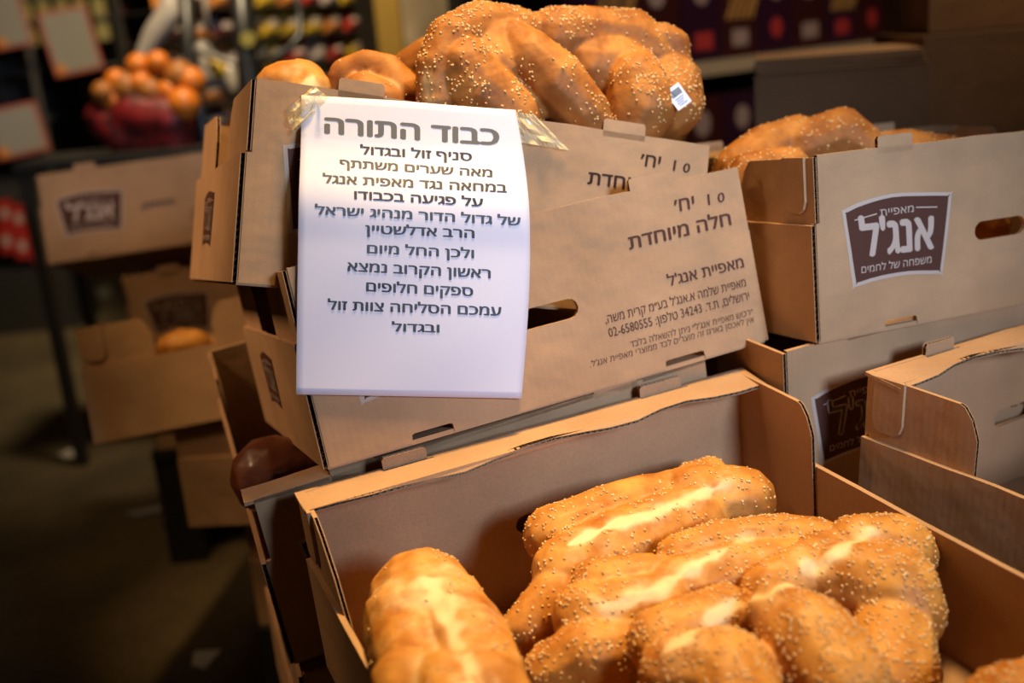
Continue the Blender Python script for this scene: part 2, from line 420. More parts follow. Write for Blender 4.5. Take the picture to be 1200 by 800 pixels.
def crate(M, label, keep_front=False, slot_cover=None, rim_front=False, rim_back=True, folds=(), front_print=True, end_print=True, cham=(0.02, 0.028), cham_bl=None, seed=1, droop=0.004, tabs=((1, 0), (1, 1), (0, 0), (0, 1)), group='printed brown cardboard bread crates', flaps=('fl', 'bl', 'fr', 'br'), depth=None):
    global W
    W0 = W
    if depth:
        W = depth; M = M if keep_front else M @ Matrix.Translation((0, W0 - depth, 0))
    c = empty('bread_crate', M)
    tag(c, label, 'crate', group)
    link('bottom_panel', cached('bot', bottom_panel), c)
    link('long_wall', cached('lwf', lambda: long_wall('f')), c)
    link('long_wall', cached('lwb', lambda: long_wall('b')), c)
    link('end_wall', cached('ew0', lambda: end_wall(0.0, 3)), c)
    link('end_wall', cached('ew1', lambda: end_wall(L - T, 4)), c)
    for nm, x0, bk in (('fl', 0.005, 0), ('bl', 0.005, 1), ('fr', L - .009, 0), ('br', L - .009, 1)):
        if nm not in flaps: continue
        ch = cham_bl if (nm == 'bl' and cham_bl) else cham
        link('corner_flap', cached(('cf', nm, ch), lambda: corner_flap(x0, bk, ch)), c)
    if rim_front: link('rim_flap', cached(('rf', 0, seed), lambda: rim_flap(False, seed, droop)), c)
    if rim_back: link('rim_flap', cached(('rf', 1, seed), lambda: rim_flap(True, seed, droop)), c)
    if slot_cover:
        y = W + 0.0004 if slot_cover == 'b' else T + 0.004  # 'b' is a pushed-in flap, 'f' a panel added to darken the slot
        x0 = L / 2 - HW + (0.020 if slot_cover == 'b' else -.012)
        MB().box((x0, y, ZH - .016), (L / 2 + HW + .012, y + .003, ZH + .02)).build('slot_backing', M_CARD, c)
    for f, i in tabs: link('stacking_tab', cached(('st', f, i), lambda: stacking_tab(f, i)), c)
    for e, bk in folds:
        link('fold_tab', cached(('ft', e, bk), lambda: fold_tab(0.005 if e == 0 else L - .005, bk, -1 if e == 0 else 1)), c)
    if front_print:
        a, b, t = cached('logo', lambda: logo_meshes(lambda x, z, e: Vector((x, -e, z)), 0.0002))
        o = link('logo', a, c); link('logo_field', b, o); link('logo_lettering', t, o)
        link('printed_text', cached('txt', face_text), c)
    if end_print:
        a, b, t = cached('logo_e', lambda: logo_meshes(lambda x, z, e: Vector((-e, 0.245 - (x - 0.036) * 0.62, 0.034 + (z - 0.048) * 0.72)), 0.0002))
        o = link('logo', b, c); link('logo_lettering', t, o)
    W = W0
    return c
def MX(loc, R):
    m = Matrix(R).to_4x4(); return Matrix.Translation(loc) @ m
POSE = {
 'A': ((-0.2435, 0.9511, 0.8731), ((0.9129, -0.374, 0.1631), (0.3337, 0.9144, 0.2292), (-0.2349, -0.1548, 0.9596))),
 'B': ((-0.1774, 0.9138, 0.7039), ((0.9263, -0.3567, -0.1216), (0.3708, 0.9203, 0.125), (0.0673, -0.1608, 0.9847))),
 'C': ((-0.0712, 0.6001, 0.4941), ((0.9249, -0.3788, -0.0317), (0.3771, 0.9249, -0.0488), (0.0478, 0.0332, 0.9983))),
 'D': ((0.2982, 1.0273, 0.7478), ((0.929, -0.3699, -0.0099), (0.3696, 0.926, 0.0774), (-0.0195, -0.0755, 0.997))),
 'E': ((0.4997, 0.7035, 0.5287), ((0.8594, -0.5096, 0.0415), (0.5109, 0.8592, -0.0286), (-0.0211, 0.0458, 0.9987))),
 'F': ((-0.9335, 2.2074, 0.6972), ((0.9937, -0.0862, -0.0721), (0.1031, 0.9547, 0.279), (0.0448, -0.2847, 0.9576))),
 'G': ((-0.7875, 2.2269, 0.4716), ((0.9975, -0.0503, -0.0492), (0.0473, 0.9971, -0.0603), (0.0521, 0.0578, 0.997))),
 'K': ((-0.3189, 1.5662, 0.5599), ((0.0821, -0.9873, -0.1361), (0.996, 0.0765, 0.0461), (-0.0351, -0.1394, 0.9896))),
 'LB': ((-0.2421, 0.9482, 0.491), ((0.9478, -0.3062, -0.089), (0.2972, 0.9494, -0.1011), (0.1155, 0.0693, 0.9909))),
 'N': ((0.265, 1.0299, 0.5603), ((0.9333, -0.3577, -0.0316), (0.3561, 0.9333, -0.0468), (0.0462, 0.0324, 0.9984)))}
PM = {k: MX(*v) for k, v in POSE.items()}
K_LEVEL = PM['K'].copy()
PM['K'] = PM['K'] @ Matrix.Rotation(math.radians(15), 4, 'Y')   # sunk into the open crate under it at the far end

# ------------------------------------------------------------------ large structure
m = mat('worn_asphalt', (0.06, 0.05, 0.032), 0.85, 0.3); t = NT(m); co = t.coord()
c = t.ramp(t.noise(1.6, 6, co, 0.65), [(0.35, (0.05, 0.036, 0.018)), (0.65, (0.12, 0.088, 0.044))])
c = t.mix(c, t.ramp(t.noise(90, 2, co), [(0.4, (0.6, 0.6, 0.6)), (0.7, (1.3, 1.3, 1.25))]), 0.6, 'MULTIPLY')
t.l(c, t.b.inputs['Base Color']); t.bump(t.noise(120, 3, co), 0.5, 0.004)
f = MB().box((-7, -3, -0.1), (7, 8, 0.0)).build('floor', m); tag(f, kind='structure')
M_WALL = mat('dark_plaster', (0.05, 0.035, 0.025), 0.9); t = NT(M_WALL); t.l(t.ramp(t.noise(3, 4, t.coord()), [(0.3, (0.035, 0.025, 0.018)), (0.7, (0.07, 0.05, 0.035))]), t.b.inputs['Base Color'])
tag(MB().box((-7, 7.8, 0), (7, 8.0, 3.3)).build('wall_back', M_WALL), kind='structure')
tag(MB().box((-7.0, 0.5, 0), (-6.8, 7.8, 3.3)).build('wall_left', M_WALL), kind='structure')
tag(MB().box((6.8, 0.5, 0), (7.0, 7.8, 3.3)).build('wall_right', M_WALL), kind='structure')
tag(MB().box((-7, 0.4, 3.3), (7, 8.0, 3.4)).build('ceiling', M_WALL), kind='structure')

# ------------------------------------------------------------------ crates
GA = 'printed brown cardboard bread crates'
crate(PM['B'], 'tilted bread crate in the centre with printed front, white notice hanging over its left half', rim_back=False, seed=2, flaps=('fl', 'bl', 'fr'), tabs=((1, 1),))
crate(PM['A'], 'topmost tilted bread crate holding the big braided loaf, notice taped to its front', rim_back=False, seed=3, tabs=((1, 0), (1, 1)))
crate(PM['C'], 'open bread crate in the foreground filled with sesame loaves', folds=((0, 1),), cham_bl=(0.07, 0.075), seed=5, front_print=True, depth=0.60, slot_cover='b')
crate(PM['D'], 'upright bread crate on the right with large brown logo and a sesame loaf on top', folds=((0, 0),), rim_back=True, seed=6)
crate(PM['E'], 'open bread crate at the right edge with rounded folded tab on its end', folds=((0, 1),), end_print=False, seed=8)
crate(PM['LB'], 'bread crate under the centre crate, behind the foreground crate, dark round loaf inside', rim_front=True, rim_back=False, seed=9, flaps=('bl', 'fr', 'br'), end_print=False, depth=0.46, keep_front=True)
crate(PM['N'], 'shaded bread crate directly under the upright logo crate on the right', rim_back=False, rim_front=False, seed=10)
crate(PM['F'], 'blurred bread crate at upper left leaning back, logo and hand slot facing front', rim_back=False, seed=11, slot_cover='f')
crate(PM['G'], 'blurred bread crate with logo beneath the leaning crate at upper left', rim_back=False, seed=12, slot_cover='f')
crate(PM['K'], 'blurred bread crate at left turned end-on with a bright loaf inside', folds=((0, 1),), rim_back=False, end_print=False, front_print=False, seed=13)
# crates below, carrying the ones in view
def below(M, n, labels, off=(0, 0, 0), tilt=None, **kw):
    for k in range(1, n + 1):
        R = M.to_3x3()
        x = R.col[0].copy(); x.z = 0; x.normalize()
        z = Vector((0, 0, 1)); y = z.cross(x)
        Rm = Matrix((x, y, z)).transposed()
        loc = Vector(M.translation) + (Vector((*kw['offs'][k - 1], 0)) if 'offs' in kw else Vector(off) * k)
        loc.z = kw.get('top', M.translation.z) - 0.192 * k
        crate(MX(loc, Rm), labels[k - 1], rim_back=False, front_print=kw.get('fp', False), end_print=kw.get('ep', False), tabs=(), seed=14)
below(K_LEVEL, 2, ['blurred bread crate right under the end-on crate at left', 'lowest bread crate of the left stack, on the black pallet'], offs=((.125, .0), (.205, .02)), ep=True, top=0.553)
below(PM['C'], 2, ['bread crate under the foreground loaf crate', 'lowest bread crate of the foreground stack'], top=0.487)
below(PM['LB'], 2, ['bread crate under the one with the dark round loaf', 'lowest bread crate behind the foreground stack'], top=0.487)
below(PM['E'], 2, ['bread crate under the open crate at the right edge', 'lowest bread crate of the right edge stack'], top=0.51)
below(PM['N'], 2, ['bread crate under the shaded logo crate', 'lowest bread crate of the right rear stack'], top=0.545)
below(PM['G'], 1, ['bread crate on the floor under the blurred logo crate'], top=0.462)
# pallets
M_PAL = mat('black_plastic', (0.012, 0.011, 0.010), 0.55)
def pallet(M, h, label):
    R = M.to_3x3(); x = R.col[0].copy(); x.z = 0; x.normalize(); z = Vector((0, 0, 1)); y = z.cross(x)
    o = empty('pallet', MX((M.translation.x, M.translation.y, 0), Matrix((x, y, z)).transposed()))
    tag(o, label, 'pallet', 'black pallets under the crate stacks')
    for k in range(5): MB().box((-0.01, -0.005 + k * 0.0715, h - 0.02), (L + 0.01, 0.055 + k * 0.0715, h)).build('deck_board', M_PAL, o)
    for k in range(3): MB().box((-0.01 + k * 0.21, 0, 0), (0.07 + k * 0.21, W, h - 0.02)).build('bearer', M_PAL, o)
pallet(Matrix.Translation((0.205, 0.02, 0)) @ K_LEVEL, 0.168, 'black pallet under the left stack of crates')
pallet(PM['C'], 0.101, 'black pallet under the foreground stack')
pallet(PM['LB'], 0.101, 'black pallet behind the foreground pallet')
pallet(PM['E'], 0.124, 'black pallet under the right edge stack')
pallet(PM['N'], 0.159, 'black pallet under the right rear stack')
pallet(PM['G'], 0.268, 'tall black pallet at the back left')

# ------------------------------------------------------------------ the paper notice
G = [[(-0.1694, 1.0055, 1.0283), (-0.1243, 1.0227, 1.021), (-0.0774, 1.0406, 1.0134), (-0.0289, 1.0588, 1.004), (0.0216, 1.0778, 0.9942)], [(-0.1726, 0.9861, 0.9863), (-0.126, 1.0034, 0.9775), (-0.0774, 1.0214, 0.9684), (-0.0269, 1.04, 0.9588), (0.0257, 1.0595, 0.9489)], [(-0.1745, 0.955, 0.9458), (-0.1271, 0.9718, 0.9367), (-0.0778, 0.9892, 0.9273), (-0.0265, 1.0074, 0.9175), (0.0269, 1.0263, 0.9073)], [(-0.1791, 0.9448, 0.9042), (-0.1314, 0.9617, 0.8946), (-0.0817, 0.9792, 0.8847), (-0.03, 0.9975, 0.8743), (0.0239, 1.0165, 0.8635)], [(-0.1841, 0.9354, 0.8615), (-0.1365, 0.9522, 0.8517), (-0.0869, 0.9696, 0.8414), (-0.0353, 0.9878, 0.8308), (0.0184, 1.0067, 0.8197)], [(-0.1887, 0.9263, 0.8193), (-0.1416, 0.9428, 0.8091), (-0.0926, 0.9599, 0.7985), (-0.0417, 0.9778, 0.7875), (0.0114, 0.9963, 0.7759)], [(-0.1933, 0.9171, 0.7769), (-0.1469, 0.9333, 0.7664), (-0.0988, 0.95, 0.7555), (-0.0487, 0.9675, 0.7441), (0.0034, 0.9856, 0.7323)]]
G = np.array(G)
def cr(P, t):
    n = len(P) - 1; t = min(max(t, 0), 1) * n; i = min(int(t), n - 1); f = t - i
    p1, p2 = P[i], P[i + 1]; p0 = P[i - 1] if i else 2 * p1 - p2; p3 = P[i + 2] if i + 2 <= n else 2 * p2 - p1
    return 0.5 * (2 * p1 + (p2 - p0) * f + (2 * p0 - 5 * p1 + 4 * p2 - p3) * f * f + (3 * p1 - p0 - 3 * p2 + p3) * f ** 3)
PN = np.array([0.30, -0.86, 0.30]); PN /= np.linalg.norm(PN)
def paper(u, v, off=0.0):
    p = cr([cr(list(r), u) for r in G], v)
    w = 0.0010 * math.sin(u * 7 + v * 3) * math.sin(v * 9 + 1) + 0.0012 * math.sin(v * 5 - u * 4)
    return Vector(p + PN * (w + 0.0018 + off))
def grid(fn, nu, nv, name, mats, th=0.0):
    vs = [fn(i / nu, j / nv) for j in range(nv + 1) for i in range(nu + 1)]
    fs = [[j * (nu + 1) + i, j * (nu + 1) + i + 1, (j + 1) * (nu + 1) + i + 1, (j + 1) * (nu + 1) + i] for j in range(nv) for i in range(nu)]
    return mesh(name, vs, fs, mats, smooth=True)
def px_of(p):
    q = RC.transposed() @ (Vector(p) - CAM); return 600 + FPX * q.x / q.z, 400 + FPX * q.y / q.z
def inv_paper(px, py):
    u, v = 0.5, 0.5
    for _ in range(12):
        x, y = px_of(paper(u, v)); e = 1e-3
        xu, yu = px_of(paper(u + e, v)); xv, yv = px_of(paper(u, v + e))
        a, b, c, d = (xu - x) / e, (xv - x) / e, (yu - y) / e, (yv - y) / e
        det = a * d - b * c; dx, dy = px - x, py - y
        u = min(max(u + (d * dx - b * dy) / det, 0.001), 0.995); v = min(max(v + (a * dy - c * dx) / det, 0.001), 0.995)
    return u, v
M_PAPER = mat('white_paper', (0.66, 0.65, 0.78), 0.6, 0.2)
M_INK = mat('black_toner', (0.022, 0.022, 0.035), 0.5)
sheet = link('paper_notice', grid(lambda u, v: paper(u, v), 30, 42, 'paper_notice', [M_PAPER]))
sm = sheet.modifiers.new('thickness', 'SOLIDIFY'); sm.thickness = 0.0002; sm.offset = 0
tag(sheet, 'white printed paper notice taped to the top crate and hanging over the centre crate', 'notice')
LINES = [  # text, x0, x1, left top, left baseline, right top, right baseline, weight
 ('כבוד התורה', 380, 585, 138, 156, 152, 170, 0.035),
 ('סניף זול ובגדול', 422, 553, 171.5, 180.5, 179.5, 188.5, 0.027),
 ('מאה שערים משתתף', 398, 577, 187, 195.5, 199, 207.5, 0.027),
 ('במחאה נגד מאפית אנגל', 378, 594, 205, 214, 216.5, 225.5, 0.027),
 ('על פגיעה בכבודו', 415, 566, 224, 233, 233, 242, 0.027),
 ('של גדול הדור מנהיג ישראל', 369, 610, 241.5, 251, 255, 264.5, 0.027),
 ('הרב אדלשטיין', 428, 556, 264, 273.5, 269.5, 279, 0.027),
 ('ולכן החל מיום', 430, 555.5, 287, 296.5, 293, 302.5, 0.027),
 ('ראשון הקרוב נמצא', 407, 575, 307.5, 317.5, 316, 326, 0.027),
 ('ספקים חלופים', 429, 554.5, 331, 341, 337, 347, 0.027),
 ('עמכם הסליחה צוות זול', 384, 587.5, 352.5, 362.5, 360, 370, 0.027),
 ('ובגדול', 459, 515, 379, 388, 380.5, 389.5, 0.027)]
pp = Print(lambda u, v: paper(u, v, 0.0005))
for s_, x0, x1, lt_, lb_, rt_, rb_, w_ in LINES:
    q = [inv_paper(x0, lb_), inv_paper(x1, rb_), inv_paper(x1, rt_), inv_paper(x0, lt_)]
    pp.text(s_, q, w_)
link('printed_text', pp.mesh('printed_text', M_INK), sheet)

# clear tape, crumpled where it leaves the paper
M_TAPE = mat('clear_tape', (0.85, 0.76, 0.48), 0.16, 0.5); M_TAPE.node_tree.nodes['Principled BSDF'].inputs['Alpha'].default_value = 0.48
M_TAPE2 = mat('clear_tape_flat', (0.9, 0.85, 0.66), 0.10, 0.6); M_TAPE2.node_tree.nodes['Principled BSDF'].inputs['Alpha'].default_value = 0.10
AR = PM['A']; AI = AR.inverted()
def on_A(px, py, off=0.0):
    d = AI.to_3x3() @ (RC @ Vector(((px - 600) / FPX, (py - 400) / FPX, 1.0))); o = AI @ CAM
    k = (-off - o.y) / d.y; return AR @ (o + d * k)
def tape(pts4, nu, nv, amp, m_, seed, off):
    def fn(u, v):
        a, b, c_, d_ = pts4
        px = (a[0] * (1 - u) + b[0] * u) * (1 - v) + (d_[0] * (1 - u) + c_[0] * u) * v
        py = (a[1] * (1 - u) + b[1] * u) * (1 - v) + (d_[1] * (1 - u) + c_[1] * u) * v
        h = amp * abs(noise.noise(Vector((u * 3.5 + seed, v * 3, seed)))) * 1.6
        return on_A(px, py, off + h)
    return grid(fn, nu, nv, 'adhesive_tape', [m_])
me = tape([(334, 130), (368, 100), (386, 115), (344, 157)], 9, 7, 0.014, M_TAPE, 1.3, 0.004)
o = link('adhesive_tape', me, sheet); me.polygons.foreach_set('use_smooth', [False] * len(me.polygons))
tag(o, 'crumpled yellowish clear tape')
me = tape([(604, 131), (626, 134), (667, 176), (611, 167)], 10, 6, 0.006, M_TAPE, 4.7, 0.003)
o = link('adhesive_tape', me, sheet); me.polygons.foreach_set('use_smooth', [False] * len(me.polygons))
tag(o, 'wrinkled yellowish clear tape')
def strip(u0, u1, v0, v1, off):
    return grid(lambda u, v: paper(u0 + (u1 - u0) * u, v0 + (v1 - v0) * v, off), 16, 4, 'adhesive_tape', [M_TAPE2])
link('adhesive_tape', strip(0.0, 0.99, 0.012, 0.135, 0.0012), sheet)

# ------------------------------------------------------------------ bread
def bread_mat(name, crust, deep, pale, rough=0.42, coat=0.25):
    m = mat(name, crust, rough, 0.25); t = NT(m); co = t.coord()
    t.b.inputs['Coat Weight'].default_value = coat; t.b.inputs['Coat Roughness'].default_value = 0.28
    at_ = t.n('ShaderNodeAttribute', attribute_name='tone'); sep = t.n('ShaderNodeSeparateColor'); t.l(at_.outputs['Color'], sep.inputs[0])
    mott = t.noise(28, 5, co, 0.6)
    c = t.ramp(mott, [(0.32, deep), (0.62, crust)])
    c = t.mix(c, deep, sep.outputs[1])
    # pale where the crust tore open
    n2 = t.noise(75, 5, co, 0.7)
    ad = t.n('ShaderNodeMath', operation='MULTIPLY_ADD'); t.l(n2, ad.inputs[0]); ad.inputs[1].default_value = 0.55; ad.inputs[2].default_value = -0.27
    a2 = t.n('ShaderNodeMath', operation='ADD', use_clamp=True); t.l(ad.outputs[0], a2.inputs[0]); t.l(sep.outputs[0], a2.inputs[1])
    mr = t.n('ShaderNodeMapRange', interpolation_type='SMOOTHSTEP'); t.l(a2.outputs[0], mr.inputs[0]); mr.inputs[1].default_value = 0.15; mr.inputs[2].default_value = 0.85
    c = t.mix(c, pale, mr.outputs[0])
    t.l(c, t.b.inputs['Base Color'])
    n3 = t.noise(180, 4, co, 0.6); n4 = t.noise(45, 4, co)
    mx = t.n('ShaderNodeMath', operation='MULTIPLY_ADD'); t.l(n4, mx.inputs[0]); mx.inputs[1].default_value = 2.5; t.l(n3, mx.inputs[2])
    t.bump(mx.outputs[0], 0.35, 0.0010)
    t.b.inputs['Subsurface Weight'].default_value = 0.0
    return m
M_BR1 = bread_mat('golden_crust', (0.62, 0.285, 0.058), (0.36, 0.115, 0.014), (0.78, 0.60, 0.34), 0.55, 0.04)
M_BR2 = bread_mat('amber_crust', (0.48, 0.19, 0.04), (0.24, 0.072, 0.013), (0.60, 0.38, 0.16), 0.6, 0.0)
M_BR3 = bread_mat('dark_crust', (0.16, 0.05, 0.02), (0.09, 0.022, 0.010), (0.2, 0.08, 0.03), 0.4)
M_SEED = mat('sesame', (0.80, 0.58, 0.30), 0.6, 0.25); t = NT(M_SEED); oi = t.noise(160, 1, t.coord()); t.l(t.ramp(oi, [(0.35, (0.55, 0.30, 0.10)), (0.6, (0.80, 0.56, 0.27))]), t.b.inputs['Base Color'])

ICO = None
def ico():
    global ICO
    if ICO is None:
        bm = bmesh.new(); bmesh.ops.create_icosphere(bm, subdivisions=2, radius=1.0)
        ICO = (np.array([v.co[:] for v in bm.verts]), [[v.index for v in f.verts] for f in bm.faces]); bm.free()
    return ICO
def loaf(name, lobes, material, label, cat='bread', voxel=0.0024, seeds=600, pale=(), flatten=1.0, group=None, crease_pale=0.3, seed=0, base_z=None, seed_mask=0.45, smooth_it=4):
    """lobes: list of polylines of (Vector centre, radius)"""
    iv, iff = ico(); vs = []; fs = []; caps = []
    for lb in lobes:
        for i in range(len(lb)):
            a, ra = lb[i]
            if i + 1 < len(lb):
                b, rb = lb[i + 1]; caps.append((np.array(a), ra, np.array(b), rb)); n = max(1, int((Vector(b) - Vector(a)).length / (0.22 * min(ra, rb))))
            else:
                b, rb = a, ra; n = 1
                if len(lb) == 1: caps.append((np.array(a), ra, np.array(a) + 1e-5, ra))
            for k in range(n):
                f = k / n; c_ = np.array(a) * (1 - f) + np.array(b) * f; r = ra * (1 - f) + rb * f
                q = len(vs); vs += (iv * r + c_).tolist(); fs += [[q + j for j in tri] for tri in iff]
    cen = np.mean([c_[0] for c_ in caps], axis=0)
    if base_z is not None: cen[2] = base_z
    me = bpy.data.meshes.new('tmp'); me.from_pydata([tuple(np.array(v) - cen) for v in vs], [], fs)
    ob = bpy.data.objects.new('tmp', me); COL.objects.link(ob)
    md = ob.modifiers.new('r', 'REMESH'); md.mode = 'VOXEL'; md.voxel_size = voxel
    ms = ob.modifiers.new('s', 'SMOOTH'); ms.factor = 0.5; ms.iterations = smooth_it
    dg = bpy.context.evaluated_depsgraph_get(); dg.update()
    out = bpy.data.meshes.new_from_object(ob.evaluated_get(dg)); out.name = name
    bpy.data.objects.remove(ob); bpy.data.meshes.remove(me)
    n = len(out.vertices); co = np.empty(n * 3); out.vertices.foreach_get('co', co); co = co.reshape(-1, 3) + cen
    no = np.empty(n * 3); out.vertices.foreach_get('normal', no); no = no.reshape(-1, 3)
    # nearest two strands -> crease factor
    nl = []
    ci = 0
    for lb in lobes:
        m_ = max(1, len(lb) - 1); dmin = np.full(n, 9.0)
        for k in range(m_):
            a, ra, b, rb = caps[ci]; ci += 1
            ab = b - a; h = np.clip(((co - a) @ ab) / (ab @ ab), 0, 1)
            d = np.linalg.norm(co - a - h[:, None] * ab, axis=1) - (ra * (1 - h) + rb * h); dmin = np.minimum(dmin, d)
        nl.append(dmin)
    nl = np.sort(np.array(nl), axis=0)
    gap = nl[1] - nl[0] if len(nl) > 1 else np.full(n, 1.0)
    crease = np.exp(-np.clip(gap, 0, None) / 0.0075) * np.clip(no[:, 2] * 1.3 + 0.2, 0, 1)
    tone = crease * crease_pale
    dirs = co - np.array(CAM); dist = np.linalg.norm(dirs, axis=1); dirs /= dist[:, None]; snapped = []
    for c_, r, w in pale:   # bring each point onto the crust
        dv = np.array(c_) - np.array(CAM); dv /= np.linalg.norm(dv); near = np.where(1 - dirs @ dv < 0.5 * 0.005 ** 2)[0]
        if len(near): c_ = co[near[np.argmin(dist[near])]]
        snapped.append((c_, r, w))
    pale = snapped
    wob = np.array([0.85 + 1.1 * noise.noise(Vector(p * 55)) for p in co]) if len(pale) else 1
    for k in range(len(pale)):
        a, ra, wa = pale[k]; b, rb, wb_ = pale[min(k + 1, len(pale) - 1)]; a = np.array(a); ab = np.array(b) - a + 1e-6
        if np.linalg.norm(ab) > 0.07: ab = ab * 0 + 1e-6
        h = np.clip(((co - a) @ ab) / (ab @ ab), 0, 1); d = np.linalg.norm(co - a - h[:, None] * ab, axis=1)
        tone = np.maximum(tone, (wa * (1 - h) + wb_ * h) * 0.8 * np.clip(1.3 - d / ((ra * (1 - h) + rb * h) * wob), 0, 1))
        tone = np.maximum(tone, 0.32 * wa * np.clip(1.5 - d / (ra * 2.2 * wob), 0, 1))
    deep = np.clip((0.62 - no[:, 2]) * 0.85, 0, 1)  # shade of flanks and underside put into the crust colour
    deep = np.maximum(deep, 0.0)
    # gentle lumps and wrinkles
    lump = np.array([noise.noise(Vector(p * 16)) * 0.0022 + noise.noise(Vector(p * 70)) * 0.0007 * (1 + 2 * tt) for p, tt in zip(co, tone)])
    co2 = co + no * lump[:, None] - cen
    out.vertices.foreach_set('co', co2.ravel())
    ca = out.color_attributes.new('tone', 'FLOAT_COLOR', 'POINT')
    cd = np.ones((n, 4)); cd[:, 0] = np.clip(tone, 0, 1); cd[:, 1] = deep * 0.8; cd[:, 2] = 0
    ca.data.foreach_set('color', cd.ravel())
    out.materials.clear(); out.materials.append(material)
    out.polygons.foreach_set('use_smooth', [True] * len(out.polygons)); out.update()
    root = link(name, out, None, Vector(cen)); tag(root, label, cat, group)
    if seeds:
        r_ = np.random.default_rng(seed + 11)
        up = no[:, 2]; toc = np.array(CAM) - co
        w = np.clip(up + 0.55, 0, 1) * (1 - np.clip(tone * 1.3, 0, 0.95))
        msk = np.array([noise.noise(Vector(p * 26 + np.array([seed, 3, 1]))) for p in co[::1]])
        w = w * np.clip((msk + seed_mask) * 2.2, 0.03, 1) ; w /= w.sum()
        idx = r_.choice(n, seeds, p=w)
        sv, sf = [], []
        shape = [(0, 1.0, 0, 0)]
        prof = [(-1.0, 0.0), (-0.75, 0.62), (-0.2, 1.0), (0.4, 0.72), (1.0, 0.0)]
        for i in idx:
            p = co2[i]; nn = Vector(no[i]); tv = Vector(r_.normal(size=3)); tv = (tv - nn * tv.dot(nn)).normalized(); bv = nn.cross(tv)
            tv = (tv + nn * float(r_.normal()) * 0.15).normalized()
            s = float(r_.uniform(0.85, 1.15)); q = len(sv); base = Vector(p) + nn * 0.0003 + tv * 0
            sv.append(base + tv * -0.0016 * s)
            for a_, w_ in prof[1:4]:
                for k in range(4):
                    th = PI / 2 * k + PI / 4
                    sv.append(base + tv * a_ * 0.0016 * s + bv * math.cos(th) * w_ * 0.00125 * s + nn * math.sin(th) * w_ * 0.0008 * s)
            sv.append(base + tv * 0.0016 * s)
            for k in range(4):
                k2 = (k + 1) % 4; sf.append([q, q + 1 + k2, q + 1 + k])
                sf.append([q + 1 + k, q + 1 + k2, q + 5 + k2, q + 5 + k]); sf.append([q + 5 + k, q + 5 + k2, q + 9 + k2, q + 9 + k]); sf.append([q + 9 + k, q + 9 + k2, q + 13])
        so = link('sesame_seeds', mesh('sesame_seeds', sv, sf, [M_SEED], smooth=True), root); tag(so, kind='stuff')
    return root

def lz(px, py, rpx, z):
    p, k = at_z(px, py, z); return (p, rpx * k / FPX)
def ld(px, py, rpx, d): return (at(px, py, d), rpx * d / FPX)

# loaves in the foreground crate
BZ = 0.549
def belly(pts, r, z=BZ):
    out = []
    for px, py, zz in pts:
        p, _ = at_z(px, py, zz); out.append((Vector((p.x, p.y, z)), r))
    return out
def pl(*a): return [(lz(x, y, 1, z)[0], r, w) for x, y, z, r, w in a]
G1 = 'sesame challah loaves in the foreground crate'
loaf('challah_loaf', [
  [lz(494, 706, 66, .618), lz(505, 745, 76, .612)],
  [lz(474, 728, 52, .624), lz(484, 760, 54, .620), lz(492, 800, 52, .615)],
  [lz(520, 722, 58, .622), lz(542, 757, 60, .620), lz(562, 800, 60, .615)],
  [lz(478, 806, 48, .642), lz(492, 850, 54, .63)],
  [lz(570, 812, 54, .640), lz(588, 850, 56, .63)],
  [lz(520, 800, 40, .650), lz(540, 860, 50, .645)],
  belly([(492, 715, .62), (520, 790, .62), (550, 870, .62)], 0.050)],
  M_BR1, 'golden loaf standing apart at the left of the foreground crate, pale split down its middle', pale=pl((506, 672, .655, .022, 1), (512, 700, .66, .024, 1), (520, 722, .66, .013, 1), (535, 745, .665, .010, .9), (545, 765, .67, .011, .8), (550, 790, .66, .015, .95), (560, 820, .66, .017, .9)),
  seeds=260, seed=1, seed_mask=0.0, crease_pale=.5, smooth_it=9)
loaf('challah_loaf', [
  [lz(652, 628, 40, .628), lz(720, 606, 42, .630), lz(800, 585, 38, .630)],
  [lz(662, 668, 42, .622), lz(735, 640, 48, .622), lz(810, 612, 46, .624)],
  [lz(815, 592, 50, .628), lz(868, 588, 42, .626)],
  [lz(812, 565, 26, .636), lz(832, 556, 22, .632)],
  [lz(615, 738, 32, .592), lz(655, 704, 40, .606), lz(710, 684, 36, .603)],
  belly([(640, 700, .60), (740, 650, .60), (860, 620, .60)], 0.046)],
  M_BR1, 'sesame loaf nearest the back wall of the foreground crate', seeds=1100, seed=2, smooth_it=8,
  pale=pl((668, 632, .66, .010, 1), (690, 622, .665, .012, 1), (715, 610, .665, .011, .9), (745, 600, .67, .011, .9), (775, 590, .67, .011, .8), (805, 580, .67, .012, .9), (835, 568, .67, .012, .9), (860, 560, .665, .009, .6)))
loaf('challah_loaf', [
  [lz(705, 690, 38, .622), lz(762, 678, 32, .624)],
  [lz(690, 725, 46, .610), lz(775, 712, 42, .614)],
  [lz(650, 790, 42, .582), lz(690, 770, 46, .596), lz(740, 760, 40, .596)],
  [lz(800, 655, 34, .628), lz(850, 640, 34, .630)],
  [lz(790, 690, 38, .620), lz(865, 672, 42, .618)],
  [lz(872, 636, 32, .630), lz(915, 634, 36, .628), lz(958, 640, 36, .622)],
  [lz(890, 665, 34, .62), lz(930, 662, 34, .62)],
  belly([(690, 760, .60), (780, 720, .60), (920, 670, .60)], 0.046)],
  M_BR1, 'knobbly sesame loaf in the middle of the foreground crate', seeds=1500, seed=3, smooth_it=6,
  pale=pl((715, 705, .655, .011, .9), (740, 698, .655, .012, 1), (770, 690, .655, .011, .9), (795, 670, .66, .010, .8), (820, 655, .66, .011, 1), (845, 640, .66, .010, .8), (880, 620, .66, .008, .6)))
